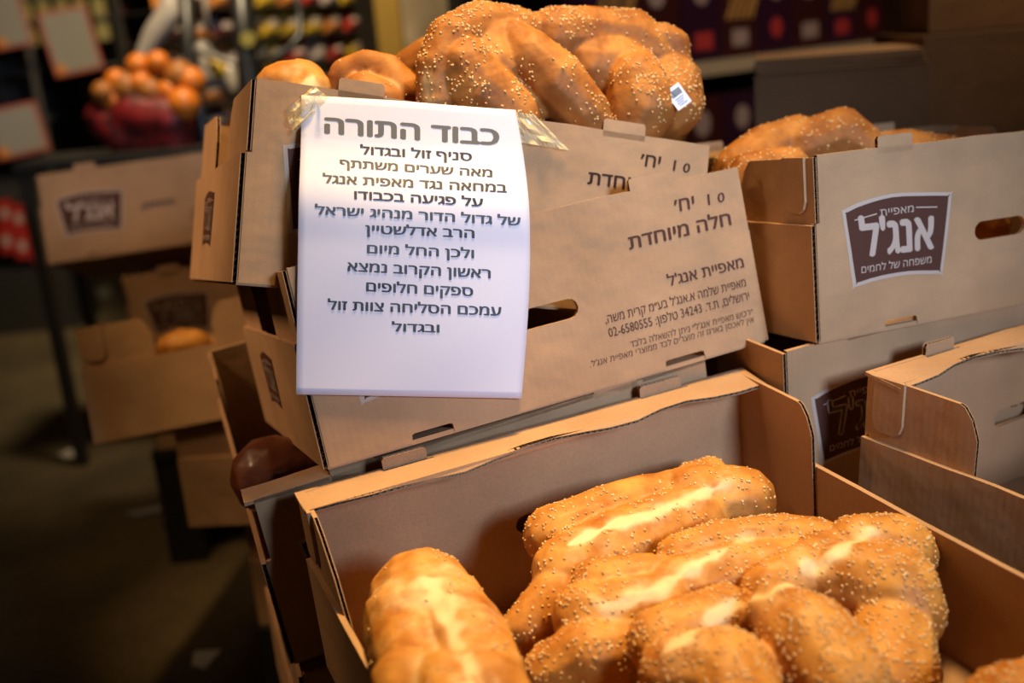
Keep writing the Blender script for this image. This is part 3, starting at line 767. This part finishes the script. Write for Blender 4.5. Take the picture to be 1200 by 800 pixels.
loaf('challah_loaf', [
  [lz(1005, 645, 44, .622), lz(1050, 650, 48, .616)],
  [lz(985, 678, 44, .618), lz(1045, 692, 58, .612), lz(1060, 715, 50, .60)],
  [lz(1045, 745, 52, .590), lz(1040, 800, 58, .575)],
  [lz(915, 720, 40, .628), lz(950, 752, 58, .624), lz(985, 800, 60, .610)],
  [lz(900, 695, 34, .620), lz(965, 655, 36, .622)],
  [lz(775, 755, 44, .612), lz(850, 718, 36, .618)],
  [lz(800, 795, 56, .608), lz(850, 790, 58, .614), lz(880, 850, 56, .60)],
  belly([(840, 800, .60), (960, 760, .60), (1030, 720, .60)], 0.050)],
  M_BR1, 'largest sesame braid at the right of the foreground crate, pale seam along its top', seeds=2600, seed=4, seed_mask=0.8, smooth_it=7,
  pale=pl((1020, 615, .66, .008, .9), (1000, 630, .665, .010, 1), (975, 645, .665, .011, 1), (950, 660, .665, .012, 1), (925, 678, .665, .011, 1), (900, 695, .665, .010, .9), (870, 706, .66, .010, .9), (840, 720, .66, .012, 1), (805, 742, .655, .012, .9), (770, 765, .65, .012, .6)))
loaf('challah_loaf', [[lz(1185, 835, 62, .600), lz(1260, 830, 66, .60)], [lz(1160, 880, 60, .59), lz(1230, 900, 64, .59)], belly([(1190, 870, .57), (1260, 880, .57)], 0.045, 0.545)],
  M_BR1, 'loaf in the bottom right corner of the picture, only its top in view', seeds=500, seed=5)

# big braided loaf on the top crate
def la(px, py, rpx, off):
    """lobe centre a given distance behind the front wall plane of the topmost crate"""
    q = RC.transposed() @ (on_A(px, py) - CAM); d = q.z + off
    return (at(px, py, d), rpx * d / FPX)
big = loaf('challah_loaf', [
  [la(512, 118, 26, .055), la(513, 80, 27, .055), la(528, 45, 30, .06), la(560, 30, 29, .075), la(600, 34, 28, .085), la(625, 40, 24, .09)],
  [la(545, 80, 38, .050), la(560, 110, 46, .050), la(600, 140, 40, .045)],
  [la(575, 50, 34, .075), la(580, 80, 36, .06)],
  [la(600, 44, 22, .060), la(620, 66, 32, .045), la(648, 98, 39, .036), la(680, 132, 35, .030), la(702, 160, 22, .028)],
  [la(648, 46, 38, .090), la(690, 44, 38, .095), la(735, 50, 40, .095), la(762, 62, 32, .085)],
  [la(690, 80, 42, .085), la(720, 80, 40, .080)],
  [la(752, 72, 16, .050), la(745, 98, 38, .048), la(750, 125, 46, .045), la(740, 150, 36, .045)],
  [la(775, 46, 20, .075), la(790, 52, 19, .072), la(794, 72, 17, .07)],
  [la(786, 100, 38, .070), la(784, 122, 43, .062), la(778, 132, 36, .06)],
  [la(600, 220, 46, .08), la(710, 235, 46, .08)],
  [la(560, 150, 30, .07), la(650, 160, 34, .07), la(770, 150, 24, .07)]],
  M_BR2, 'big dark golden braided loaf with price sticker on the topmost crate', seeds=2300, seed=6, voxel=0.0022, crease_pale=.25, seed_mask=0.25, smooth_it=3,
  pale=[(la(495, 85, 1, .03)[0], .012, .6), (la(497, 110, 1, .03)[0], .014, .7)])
# price sticker with barcode
sc_ = la(795, 113, 1, 0.0085)[0]
un = (RC @ Vector((0.80, -0.62, 0.25))).normalized(); vn = (RC @ Vector((0.60, 0.78, 0.12))).normalized()
st = empty('tmp', Matrix()); bpy.data.objects.remove(st)
nn = un.cross(vn).normalized()
if nn.dot(CAM - sc_) < 0: nn = -nn
def stp(a, b, o_): return sc_ + un * a + vn * b + nn * o_ - Vector(big.location)
sb = MB().quad(stp(-.0095, -.012, 0), stp(.0095, -.012, 0), stp(.0095, .012, 0), stp(-.0095, .012, 0))
stk = sb.build('price_sticker', mat('sticker_paper', (0.78, 0.80, 0.86), 0.4), big); tag(stk, 'white price sticker with barcode')
sb = MB(); x = -.0065; r9 = random.Random(3)
while x < .0065:
    w = r9.choice((.0004, .0007, .001)); sb.quad(stp(x, -.0085, .0002), stp(x + w, -.0085, .0002), stp(x + w, -.001, .0002), stp(x, -.001, .0002)); x += w + r9.choice((.0004, .0006))
sb.build('barcode', M_INK, stk)
sb = MB()
for k in range(4):
    sb.quad(stp(-.006 + .001 * (k % 2), .001 + k * .0024, .0002), stp(.006 - .0015 * (k % 3), .001 + k * .0024, .0002), stp(.006 - .0015 * (k % 3), .002 + k * .0024, .0002), stp(-.006 + .001 * (k % 2), .002 + k * .0024, .0002))
sb.build('printed_lines', mat('blue_ink', (0.10, 0.13, 0.35), 0.5), stk)

loaf('challah_loaf', [[ld(335, 150, 34, 1.11), ld(350, 230, 34, 1.13)], [ld(330, 104, 34, 1.09), ld(352, 102, 33, 1.10)], [ld(362, 106, 28, 1.09), ld(358, 120, 24, 1.08)]], M_BR1, 'small pale golden loaf end at the left corner of the topmost crate', seeds=0, pale=[(ld(362, 88, 1, 1.06)[0], .016, .9), (ld(358, 100, 1, 1.06)[0], .012, .8)], voxel=.003, seed=7)
loaf('challah_loaf', [[ld(392, 108, 14, 1.12), ld(404, 86, 17, 1.12), ld(428, 76, 17, 1.12), ld(455, 84, 20, 1.12), ld(470, 108, 26, 1.12)], [ld(425, 110, 26, 1.10), ld(450, 120, 24, 1.10)], [ld(435, 150, 36, 1.13), ld(430, 250, 38, 1.15)], [ld(445, 98, 26, 1.15)]], M_BR2, 'curled amber loaf behind the top edge of the paper notice', seeds=60, voxel=.003, seed=8, crease_pale=.5)
loaf('challah_loaf', [[ld(482, 78, 24, 1.24), ld(500, 68, 26, 1.24)], [ld(478, 100, 24, 1.24), ld(485, 250, 30, 1.26)]], M_BR2, 'loaf end showing between the curled loaf and the big braid', seeds=0, voxel=.003, seed=9)
loaf('challah_loaf', [[ld(290, 150, 22, 1.13), ld(292, 190, 24, 1.13)]], M_BR2, 'loaf glimpsed inside the left end of the topmost crate', seeds=0, voxel=.003, seed=10)
# loaf in the right upright crate
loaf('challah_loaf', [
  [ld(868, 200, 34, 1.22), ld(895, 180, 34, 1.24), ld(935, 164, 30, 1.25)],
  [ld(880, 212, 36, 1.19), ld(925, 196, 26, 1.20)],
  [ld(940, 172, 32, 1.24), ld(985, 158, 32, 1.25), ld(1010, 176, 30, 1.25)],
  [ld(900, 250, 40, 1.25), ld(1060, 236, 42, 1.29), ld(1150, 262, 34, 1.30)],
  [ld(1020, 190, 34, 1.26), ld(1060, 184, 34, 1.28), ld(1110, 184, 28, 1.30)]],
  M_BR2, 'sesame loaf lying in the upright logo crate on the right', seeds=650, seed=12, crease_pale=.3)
# dark round loaf under the centre crate
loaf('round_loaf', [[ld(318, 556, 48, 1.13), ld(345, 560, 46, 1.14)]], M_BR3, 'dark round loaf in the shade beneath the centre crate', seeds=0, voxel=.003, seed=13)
# loaves in the blurred left crate
loaf('challah_loaf', [[ld(205, 410, 22, 1.76), ld(228, 404, 20, 1.77)], [ld(215, 402, 18, 1.79), ld(220, 450, 24, 1.80)]], M_BR1, 'bright golden loaf in the end-on blurred crate at left', seeds=0, voxel=.004, seed=14)
loaf('challah_loaf', [[ld(258, 404, 13, 1.76), ld(282, 398, 12, 1.77)], [ld(268, 440, 18, 1.80)]], M_BR1, 'sliver of golden loaf at the right of the end-on blurred crate', seeds=0, voxel=.004, seed=15)

# ------------------------------------------------------------------ cartons at upper right
def carton(M, sx, sy, sz, label, flat=False):
    o = empty('carton', M); tag(o, label, 'carton', 'plain brown cartons at the back right')
    MB().box((0, 0, 0), (sx, sy, sz - .004)).build('carton_body', M_CARTON, o)
    for k, (a, b) in enumerate(((0.0, sy / 2 - .002), (sy / 2 + .002, sy))): MB().box((-.001, a, sz - .004), (sx + .001, b, sz)).build('top_flap', M_CARTON, o)
    return o
def yawM(p, deg): return Matrix.Translation(p) @ Matrix.Rotation(math.radians(deg), 4, 'Z')
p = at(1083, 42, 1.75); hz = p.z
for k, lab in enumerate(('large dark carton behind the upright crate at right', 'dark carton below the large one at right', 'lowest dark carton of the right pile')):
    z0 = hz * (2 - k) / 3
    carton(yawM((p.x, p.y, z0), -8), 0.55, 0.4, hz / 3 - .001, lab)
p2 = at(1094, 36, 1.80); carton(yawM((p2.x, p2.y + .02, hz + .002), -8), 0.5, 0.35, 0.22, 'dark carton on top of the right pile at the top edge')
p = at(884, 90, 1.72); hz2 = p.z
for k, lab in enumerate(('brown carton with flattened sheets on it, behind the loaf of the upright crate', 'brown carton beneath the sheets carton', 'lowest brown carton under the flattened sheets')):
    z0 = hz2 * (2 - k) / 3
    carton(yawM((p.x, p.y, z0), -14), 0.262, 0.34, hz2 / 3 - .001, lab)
for k in range(5):
    s = yawM((p.x + .004 + .003 * math.sin(k * 2.1), p.y + .004 + k * .004, hz2 + .0005 + k * .0046), -14 + 1.2 * math.sin(k * 1.7))
    o = panel_mesh('cardboard_sheet', [(0, 0), (0.255, 0), (0.255, 0.32), (0, 0.32)], [], ((0, 0, 0), (1, 0, 0), (0, 1, 0), (0, 0, 1)), 0.0043, flute={0, 3}, pitch=.012)
    so = link('cardboard_sheet', o); so.matrix_world = s
    tag(so, f'{["lowest", "second lowest", "middle", "second highest", "topmost"][k]} flat cardboard sheet in the pile on the brown carton', 'cardboard sheet', 'flattened cardboard sheets on the brown carton')

# ------------------------------------------------------------------ shelf with cracker boxes, upper right
ORD = ['first', 'second', 'third', 'fourth', 'fifth', 'sixth', 'seventh', 'eighth', 'ninth', 'tenth', 'eleventh', 'twelfth', 'thirteenth', 'fourteenth', 'fifteenth', 'sixteenth', 'seventeenth', 'eighteenth', 'nineteenth', 'twentieth']
M_SHW = mat('white_shelf_edge', (0.42, 0.36, 0.30), 0.5)
M_SHD = mat('dark_shelf_metal', (0.02, 0.018, 0.016), 0.5)
a0 = at(815, 74, 2.75); b0 = at(1090, 39, 3.55)
d0 = (b0 - a0); d0.z = 0; d0.normalize(); yaw0 = math.degrees(math.atan2(d0.y, d0.x))
org = a0 - d0 * 0.40
SM = Matrix.Translation((org.x, org.y, 0)) @ Matrix.Rotation(math.radians(yaw0), 4, 'Z')
sh = empty('shelf_unit', SM); tag(sh, 'white edged shelf unit with dark snack boxes at upper right', 'shelf')
zs = a0.z
LEV = [zs - 0.33, zs]
for z in LEV + [zs - 0.66, zs + 0.30]:
    o = MB().box((0, 0, z - .035), (2.6, 0.45, z)).build('shelf_board', M_SHW, sh)
for x in (0, 0.86, 1.72, 2.57): MB().box((x, 0.42, 0), (x + .04, 0.46, 1.9)).build('upright', M_SHD, sh)
MB().box((0, 0.46, 0), (2.6, 0.47, 1.9)).build('back_panel', M_SHD, sh)
M_PUR = mat('dark_purple_card', (0.030, 0.008, 0.030), 0.4); M_BRN = mat('dark_red_card', (0.045, 0.010, 0.012), 0.4)
M_CRK = mat('cracker_print', (0.42, 0.24, 0.08), 0.5); M_RED = mat('red_badge', (0.42, 0.04, 0.05), 0.5); M_LIL = mat('pale_badge', (0.34, 0.26, 0.30), 0.5); M_GRN = mat('green_print', (0.08, 0.16, 0.04), 0.5)
r5 = random.Random(5)
kinds = {}
def snack_box(i, x, z, w, h):
    o = empty('snack_box', SM @ Matrix.Translation((x, 0.02 + .01 * r5.random(), z)))
    MB().box((0, 0, 0), (w, 0.06, h)).build('box_body', M_PUR if i % 2 else M_BRN, o)
    ux, uz = (1, 0, 0), (0, 0, 1)
    if i % 3 != 1: MB().disc((w * .5, -.001, h * .72), ux, uz, w * .2, -.001).build('round_badge', M_LIL, o)
    else:
        mb = MB()
        for k in range(5): mb.box((0, 0, 0), (.012, .002, .11), M=Matrix.Translation((w * (.12 + .17 * k), -.003, h * .42)) @ Matrix.Rotation(.55 + .1 * math.sin(k * 3), 4, 'Y'))
        mb.build('cracker_picture', M_CRK, o)
    if i % 3 == 2: MB().disc((w * .5, -.001, h * .28), ux, uz, w * .17, -.001).build('round_badge', M_RED, o)
    else: MB().box((w * .3, -.002, h * .12), (w * .75, 0, h * .3)).build('colour_patch', M_RED if i % 2 else M_LIL, o)
    return o
for lv, z in enumerate(LEV):
    x = 0.02; i = lv; n_ = 0
    while x < 1.75:
        w = 0.155 + .02 * r5.random(); h = 0.24
        o = snack_box(i, x, z + .0005, w, h)
        tag(o, f"dark snack box, {ORD[n_]} from the left {['under', 'standing on'][lv]} the white shelf edge at upper right", 'snack box', f"snack boxes {['under', 'on'][lv]} the white shelf edge")
        n_ += 1
        x += w + .008; i += 1

# ------------------------------------------------------------------ background left and middle
M_POST = mat('mustard_paint', (0.17, 0.10, 0.01), 0.5)
p = at(458, 40, 3.6)
tag(MB().box((p.x - .04, p.y - .04, 0), (p.x + .04, p.y + .04, 3.3)).build('post', M_POST), 'mustard yellow steel post left of the big braid', 'post')
M_BEI = mat('beige_plaster', (0.55, 0.43, 0.28), 0.8); t = NT(M_BEI); t.l(t.ramp(t.noise(5, 3, t.coord()), [(0.35, (0.16, 0.12, 0.07)), (0.65, (0.36, 0.28, 0.18))]), t.b.inputs['Base Color'])
p = at(545, 40, 5.0); tag(MB().box((p.x - .34, p.y, 0), (p.x + .34, p.y + .2, 3.3)).build('wall_beige', M_BEI), kind='structure')

# middle rack of snack bags
def bag_mesh(w, h, d, seed):
    nu, nv = 8, 8; vs = []
    for s_ in (-1, 1):
        for j in range(nv + 1):
            for i in range(nu + 1):
                u, v = i / nu, j / nv; bulge = (math.sin(PI * u) * math.sin(PI * v)) ** 0.6 * d / 2 if 0 < i < nu and 0 < j < nv else 0
                bulge *= 1 + .25 * noise.noise(Vector((u * 4, v * 4, seed)))
                vs.append((w * (u - .5), s_ * bulge, h * v))
    fs = []; K = (nu + 1) * (nv + 1)
    for s_ in (0, 1):
        for j in range(nv):
            for i in range(nu):
                q = [s_ * K + j * (nu + 1) + i, s_ * K + j * (nu + 1) + i + 1, s_ * K + (j + 1) * (nu + 1) + i + 1, s_ * K + (j + 1) * (nu + 1) + i]
                fs.append(q if s_ == 0 else q[::-1])
    return vs, fs
bagmats = [mat('yellow_foil', (0.62, 0.40, 0.03), 0.3), mat('red_foil', (0.50, 0.045, 0.03), 0.3), mat('white_foil', (0.50, 0.42, 0.38), 0.35), mat('orange_foil', (0.55, 0.20, 0.04), 0.3), mat('dark_foil', (0.08, 0.02, 0.02), 0.3)]
bagmesh = {}
for i_, bmt in enumerate(bagmats):
    v_, f_ = bag_mesh(0.116, 0.095, 0.06, i_); bagmesh[i_] = mesh('snack_bag', v_, f_, [bmt, bagmats[2]], [1 if (q % 64) in (26, 27, 28, 29, 34, 35, 36, 37) and i_ != 2 else 0 for q in range(len(f_))], smooth=True)
a1 = at(205, 84, 3.6); b1 = at(445, 48, 4.5)
d1 = b1 - a1; len1 = d1.length; d1.z = 0; d1.normalize(); yaw1 = math.atan2(d1.y, d1.x)
S1 = Matrix.Translation((a1.x, a1.y, 0)) @ Matrix.Rotation(yaw1, 4, 'Z')
rk = empty('snack_rack', S1); tag(rk, 'wire snack rack with yellow and red bags left of the mustard post', 'rack')
z1 = a1.z; nlev = 6
for k in range(nlev):
    zz = z1 - 0.22 + k * 0.105
    MB().box((0, 0, zz - .006), (len1, 0.25, zz)).build('rack_shelf', M_SHD, rk)
MB().box((0, 0.25, 0), (len1, 0.26, 1.7)).build('back_panel', mat('dark_red_panel', (0.05, 0.012, 0.008), 0.6), rk)
for x in (0, len1): MB().box((x - .01, 0.22, 0), (x + .01, 0.25, 1.7)).build('upright', M_SHD, rk)
pat = [0, 1, 2, 1, 0, 3, 1, 2]
cn = ['yellow', 'red', 'white', 'orange', 'dark']
for k in range(nlev):
    x = 0.07; i = k; n_ = 0
    while x < len1 - .05:
        frac = x / len1
        ci_ = (4 if i % 2 else 3) if frac < 0.32 else (0 if (0.32 <= frac < .72 and k % 2) else pat[(i + k) % 8])
        o = link('snack_bag', bagmesh[ci_]); o.matrix_world = S1 @ Matrix.Translation((x, 0.06, z1 - 0.22 + k * .105 + .001)) @ Matrix.Rotation(.15 * math.sin(i * 5 + k), 4, 'Z')
        tag(o, f'{cn[ci_]} snack bag, {ORD[n_]} from the left on rack level {["one", "two", "three", "four", "five", "six"][k]} from below', 'snack bag', f'snack bags on rack level {["one", "two", "three", "four", "five", "six"][k]}')
        n_ += 1
        x += .118; i += 1

# black hand truck in front of the rack
ht = empty('hand_truck', Vector((at(287, 60, 3.0).x, at(287, 60, 3.0).y, 0))); ho = Vector(ht.location)
tag(ht, 'black hand truck with bent handle standing before the snack rack', 'hand truck')
M_BLK = mat('black_steel', (0.012, 0.012, 0.012), 0.4)
def tb(pts, r, name='frame_tube', m_=M_BLK): return MB().tube([Vector(q) - ho for q in pts], r, 10).build(name, m_, ht, smooth=True)
def drop(px, py, d, z=0.0):
    q = at(px, py, d); return Vector((q.x + .02, q.y, z))
tb([at(278, -60, 3.0), at(288, 50, 3.0), at(292, 110, 3.0), drop(300, 110, 3.0, 0.03)], .030, 'main_post')
tb([at(215, -60, 3.05), at(222, 60, 3.05), at(230, 115, 3.05), drop(235, 115, 3.05, 0.03)], .022)
tb([at(336, -50, 3.0), at(350, 10, 3.0), at(352, 40, 3.0), at(340, 58, 3.0), at(320, 68, 3.0), at(296, 74, 3.0)], .011, 'bent_handle')
tb([at(225, 55, 3.05), at(260, 70, 3.03), at(292, 78, 3.0)], .010, 'cross_bar', mat('grey_steel', (0.2, 0.19, 0.17), 0.4))
tb([at(237, -50, 3.04), at(243, 36, 3.04)], .010, 'cross_bar', mat('pale_steel', (0.35, 0.3, 0.25), 0.4))
MB().disc(at(290, 46, 2.96) - ho, (1, 0, 0), (0, 0, 1), .02, -.02).build('knob', mat('brass', (0.35, 0.30, 0.08), 0.3), ht, smooth=False)
q = drop(262, 110, 3.0, 0.0) - ho
MB().box((q.x - .16, q.y - .16, 0.005), (q.x + .16, q.y + .02, 0.02)).build('toe_plate', M_BLK, ht)
for sx in (-.14, .14): MB().disc((q.x + sx, q.y + .07, .09), (0, 1, 0), (0, 0, 1), .09, .03).build('wheel', M_BLK, ht)

# bags beside the truck
def blob(name, lobes, m_, label, cat, voxel=.012, grp=None):
    return loaf(name, lobes, m_, label, cat, voxel=voxel, seeds=0, smooth_it=2, group=grp)
M_BAGG = mat('grey_white_plastic', (0.30, 0.27, 0.24), 0.3); M_ORG = mat('orange_peel', (0.70, 0.19, 0.015), 0.4); M_NET = mat('red_net', (0.20, 0.006, 0.012), 0.5); t = NT(M_NET); t.l(t.ramp(t.noise(18, 4, t.coord(), 0.7), [(0.38, (0.02, 0.003, 0.004)), (0.6, (0.26, 0.01, 0.012))]), t.b.inputs['Base Color']); M_YEL = bagmats[0]
tbl = at(170, 176, 2.95)
ct = empty('display_stand', Vector((tbl.x, tbl.y, 0))); tag(ct, 'dark display stand carrying the orange bags', 'stand')
tz = tbl.z
MB().box((-.32, -.10, tz - .02), (.20, .2, tz)).build('stand_top', M_SHD, ct)
for sx in (-.3, .18):
    for sy in (-.08, .17): MB().box((sx - .015, sy - .015, 0), (sx + .015, sy + .015, tz - .02)).build('leg', M_SHD, ct)
# oranges in nets: each orange counted
r3 = random.Random(2)
ov = ico()
om = mesh('orange', [tuple(v * .040) for v in ov[0]], ov[1], [M_ORG], smooth=True)
M_ORG2 = mat('dull_orange_peel', (0.38, 0.13, 0.02), 0.5); om2 = mesh('orange', [tuple(v * .040) for v in ov[0]], ov[1], [M_ORG2], smooth=True)
spots = sorted([(115, 100), (135, 92), (150, 104), (128, 112), (168, 84), (188, 80), (206, 84), (218, 100), (198, 98), (178, 100), (160, 96), (212, 116)])
for i, (x_, y_) in enumerate(spots):
    o = link('orange', om if i % 3 else om2); o.location = at(x_ + r3.uniform(-6, 6), y_ + r3.uniform(-7, 9), 2.93 + .04 * r3.random()); o.scale = [r3.uniform(.75, 1.15)] * 3
    tag(o, f'orange, {ORD[i]} counted from the left end of the heap above the red net bag', 'orange', 'oranges heaped in the blurred red net bags')
blob('net_bag', [[ld(120, 140, 22, 2.98), ld(140, 158, 20, 2.98)], [ld(160, 134, 30, 2.98), ld(200, 140, 30, 2.98)], [ld(150, 160, 26, 3.0), ld(205, 162, 26, 3.0)]], M_NET, 'dark red net bag under the oranges at upper left', 'bag')
blob('plastic_bag', [[ld(165, 70, 9, 3.1), ld(182, 40, 15, 3.1), ld(200, 16, 16, 3.1), ld(205, -20, 10, 3.1)]], M_BAGG, 'twisted translucent grey plastic bag hanging above the oranges', 'bag')
blob('plastic_bag', [[ld(236, 62, 16, 3.15), ld(250, 90, 16, 3.15)], [ld(268, 86, 16, 3.15), ld(276, 104, 14, 3.15)]], M_BAGG, 'crumpled pale plastic bag beside the hand truck', 'bag')
blob('snack_packet', [[ld(254, 76, 11, 3.08), ld(258, 84, 9, 3.08)]], M_YEL, 'small yellow packet on the pale plastic bag', 'packet')

# far left dark shelving with rows of jars and price cards
a2 = at(-60, 260, 5.2); b2 = at(235, 210, 5.6)
dd = b2 - a2; dd.z = 0; L2 = dd.length; yaw2 = math.atan2(dd.y, dd.x)
S2 = Matrix.Translation((a2.x, a2.y, 0)) @ Matrix.Rotation(yaw2, 4, 'Z')
fs_ = empty('shelf_unit', S2); tag(fs_, 'dark shelving with rows of jars at the far upper left', 'shelf')
zj = at(150, 45, 5.4).z
MB().box((0, 0.5, 0), (L2, 0.52, 2.2)).build('back_panel', M_SHD, fs_)
for k in range(5): MB().box((0, 0.0, zj - .55 + k * .22 - .02 - (.33 if k == 0 else 0)), (L2, 0.5, zj - .55 + k * .22 - (.33 if k == 0 else 0))).build('shelf_board', M_SHD, fs_)
for x in (0, L2 * .42, L2): MB().box((x - .015, -.01, 0), (x + .015, 0.02, 2.2)).build('upright', mat('dull_steel', (0.05, 0.04, 0.03), 0.5), fs_)
jm = MB().tube([(0, 0, 0), (0, 0, .075), (0, 0, .083), (0, 0, .083), (0, 0, .095)], 0, 12, radii=[.034, .034, .028, .036, .036]).build('jar', [mat('olive_jar', (0.42, 0.36, 0.15), 0.3)], smooth=False)
jme = jm.data; bpy.data.objects.remove(jm)
for lv, z in enumerate((zj - .0, zj + .11, zj + .22)):
    if lv: MB().box((L2 * .38, 0.0, z - .012), (L2, 0.5, z)).build('shelf_board', M_SHD, fs_)
    x = L2 * .36; n_ = 0
    while x < L2 - .05:
        o = link('jar', jme); o.matrix_world = S2 @ Matrix.Translation((x, .05, z + (.001 if lv else .11 - .11)))
        tag(o, f'olive jar, {ORD[n_]} from the left in the {["lower", "middle", "upper"][lv]} row of the dark shelving', 'jar', f'olive jars in the {["lower", "middle", "upper"][lv]} row')
        x += .083; n_ += 1
M_CARDW = mat('price_card_white', (0.24, 0.225, 0.20), 0.5); M_CRED = mat('price_card_red', (0.40, 0.06, 0.03), 0.5); M_CORG = mat('price_card_orange', (0.55, 0.20, 0.02), 0.5)
for (cx_, cy_, w_, h_, lab) in ((83, 48, .21, .28, 'white price card with red border hanging before the dark shelving'), (8, 22, .16, .25, 'white price card cut by the top left corner of the picture'), (20, 153, .22, .22, 'white price card at the left edge below the others')):
    p = at(cx_, cy_, 4.9); o = empty('price_card', Matrix.Translation(p) @ Matrix.Rotation(yaw2, 4, 'Z') @ Matrix.Rotation(math.radians(-7), 4, 'Y'))
    tag(o, lab, 'price card')
    MB().box((-w_ / 2, 0, -h_ / 2), (w_ / 2, .004, h_ / 2)).build('card_border', M_CRED, o)
    MB().box((-w_ / 2 + .012, -.002, -h_ / 2 + .012), (w_ / 2 - .012, .001, h_ / 2 - .012)).build('card_face', M_CARDW, o)
    MB().box((-w_ / 2 + .01, -.004, -h_ / 2 + .01), (-w_ / 2 + .05, .001, -h_ / 2 + .05)).build('card_corner', M_CORG, o)
    MB().tube([(0, .002, h_ / 2), (0, .002, 2.2 - p.z)], .002, 6).build('hanger', M_SHD, o)
for i, (x_, y_) in enumerate(((6, 250), (22, 256), (38, 262), (8, 282), (26, 288), (44, 292))):
    p = at(x_, y_, 4.7); o = empty('red_packet', yawM(p, 12)); tag(o, f'red packet in the {["upper", "lower"][i // 3]} row at the left edge, {ORD[i % 3]} from the left', 'packet', 'red packets at the left edge')
    MB().box((-.03, 0, -.055), (.03, .05, .055)).build('packet_body', mat('red_carton', (0.30, 0.015, 0.01), 0.4), o)
    MB().box((-.014, -.001, -.02), (.014, 0, .02)).build('packet_badge', M_BAGG, o)
q = at(25, 322, 4.72); MB().box((q.x - .3, q.y - .02, 0), (q.x + .2, q.y + .25, q.z)); cb = MB().box((q.x - .35, q.y, 0), (q.x + .2, q.y + .3, q.z + .015)).build('plinth', M_SHD); tag(cb, 'low dark plinth under the red packets', 'plinth')

# litter and painted line on the floor
def floor_pt(px, py): return at_z(px, py, 0.0)[0]
a, b = floor_pt(-20, 372), floor_pt(130, 346); c_, d_ = floor_pt(130, 336), floor_pt(-20, 362)
ml = mat('worn_line_paint', (0.22, 0.20, 0.15), 0.8)
mb = MB(); mb.v = [Vector((v.x, v.y, z)) for z in (0.0, 0.002) for v in (a, b, c_, d_)]; mb.f = [[3, 2, 1, 0], [4, 5, 6, 7], [0, 1, 5, 4], [1, 2, 6, 5], [2, 3, 7, 6], [3, 0, 4, 7]]; mb.m = [0] * 6
tag(mb.build('painted_line', ml), 'pale worn painted line on the asphalt at left', 'line')
def scrap(pts, label, colr):
    P_ = [floor_pt(*p) for p in pts]; cen = sum(P_, Vector()) / len(P_); mb = MB(); n = len(P_)
    mb.v = [v - cen + Vector((0, 0, .001 + .004 * (i % 2))) for i, v in enumerate(P_)] + [v - cen + Vector((0, 0, .002 + .004 * (i % 2))) for i, v in enumerate(P_)]
    mb.f = [list(range(n))[::-1], list(range(n, 2 * n))] + [[i, (i + 1) % n, n + (i + 1) % n, n + i] for i in range(n)]; mb.m = [0] * (n + 2)
    o = mb.build('paper_scrap', mat('scrap', colr, 0.7)); o.location = cen; tag(o, label, 'litter')
scrap([(228, 764), (260, 764), (240, 784), (225, 783)], 'small white triangular paper scrap on the dark ground at bottom left', (0.5, 0.5, 0.5))
scrap([(68, 533), (82, 528), (93, 532), (78, 541)], 'small pale scrap on the ground left of the blurred crates', (0.4, 0.36, 0.33))
scrap([(145, 602), (205, 590), (210, 594), (160, 607)], 'thin pale strip of litter on the ground by the left stack', (0.25, 0.23, 0.24))
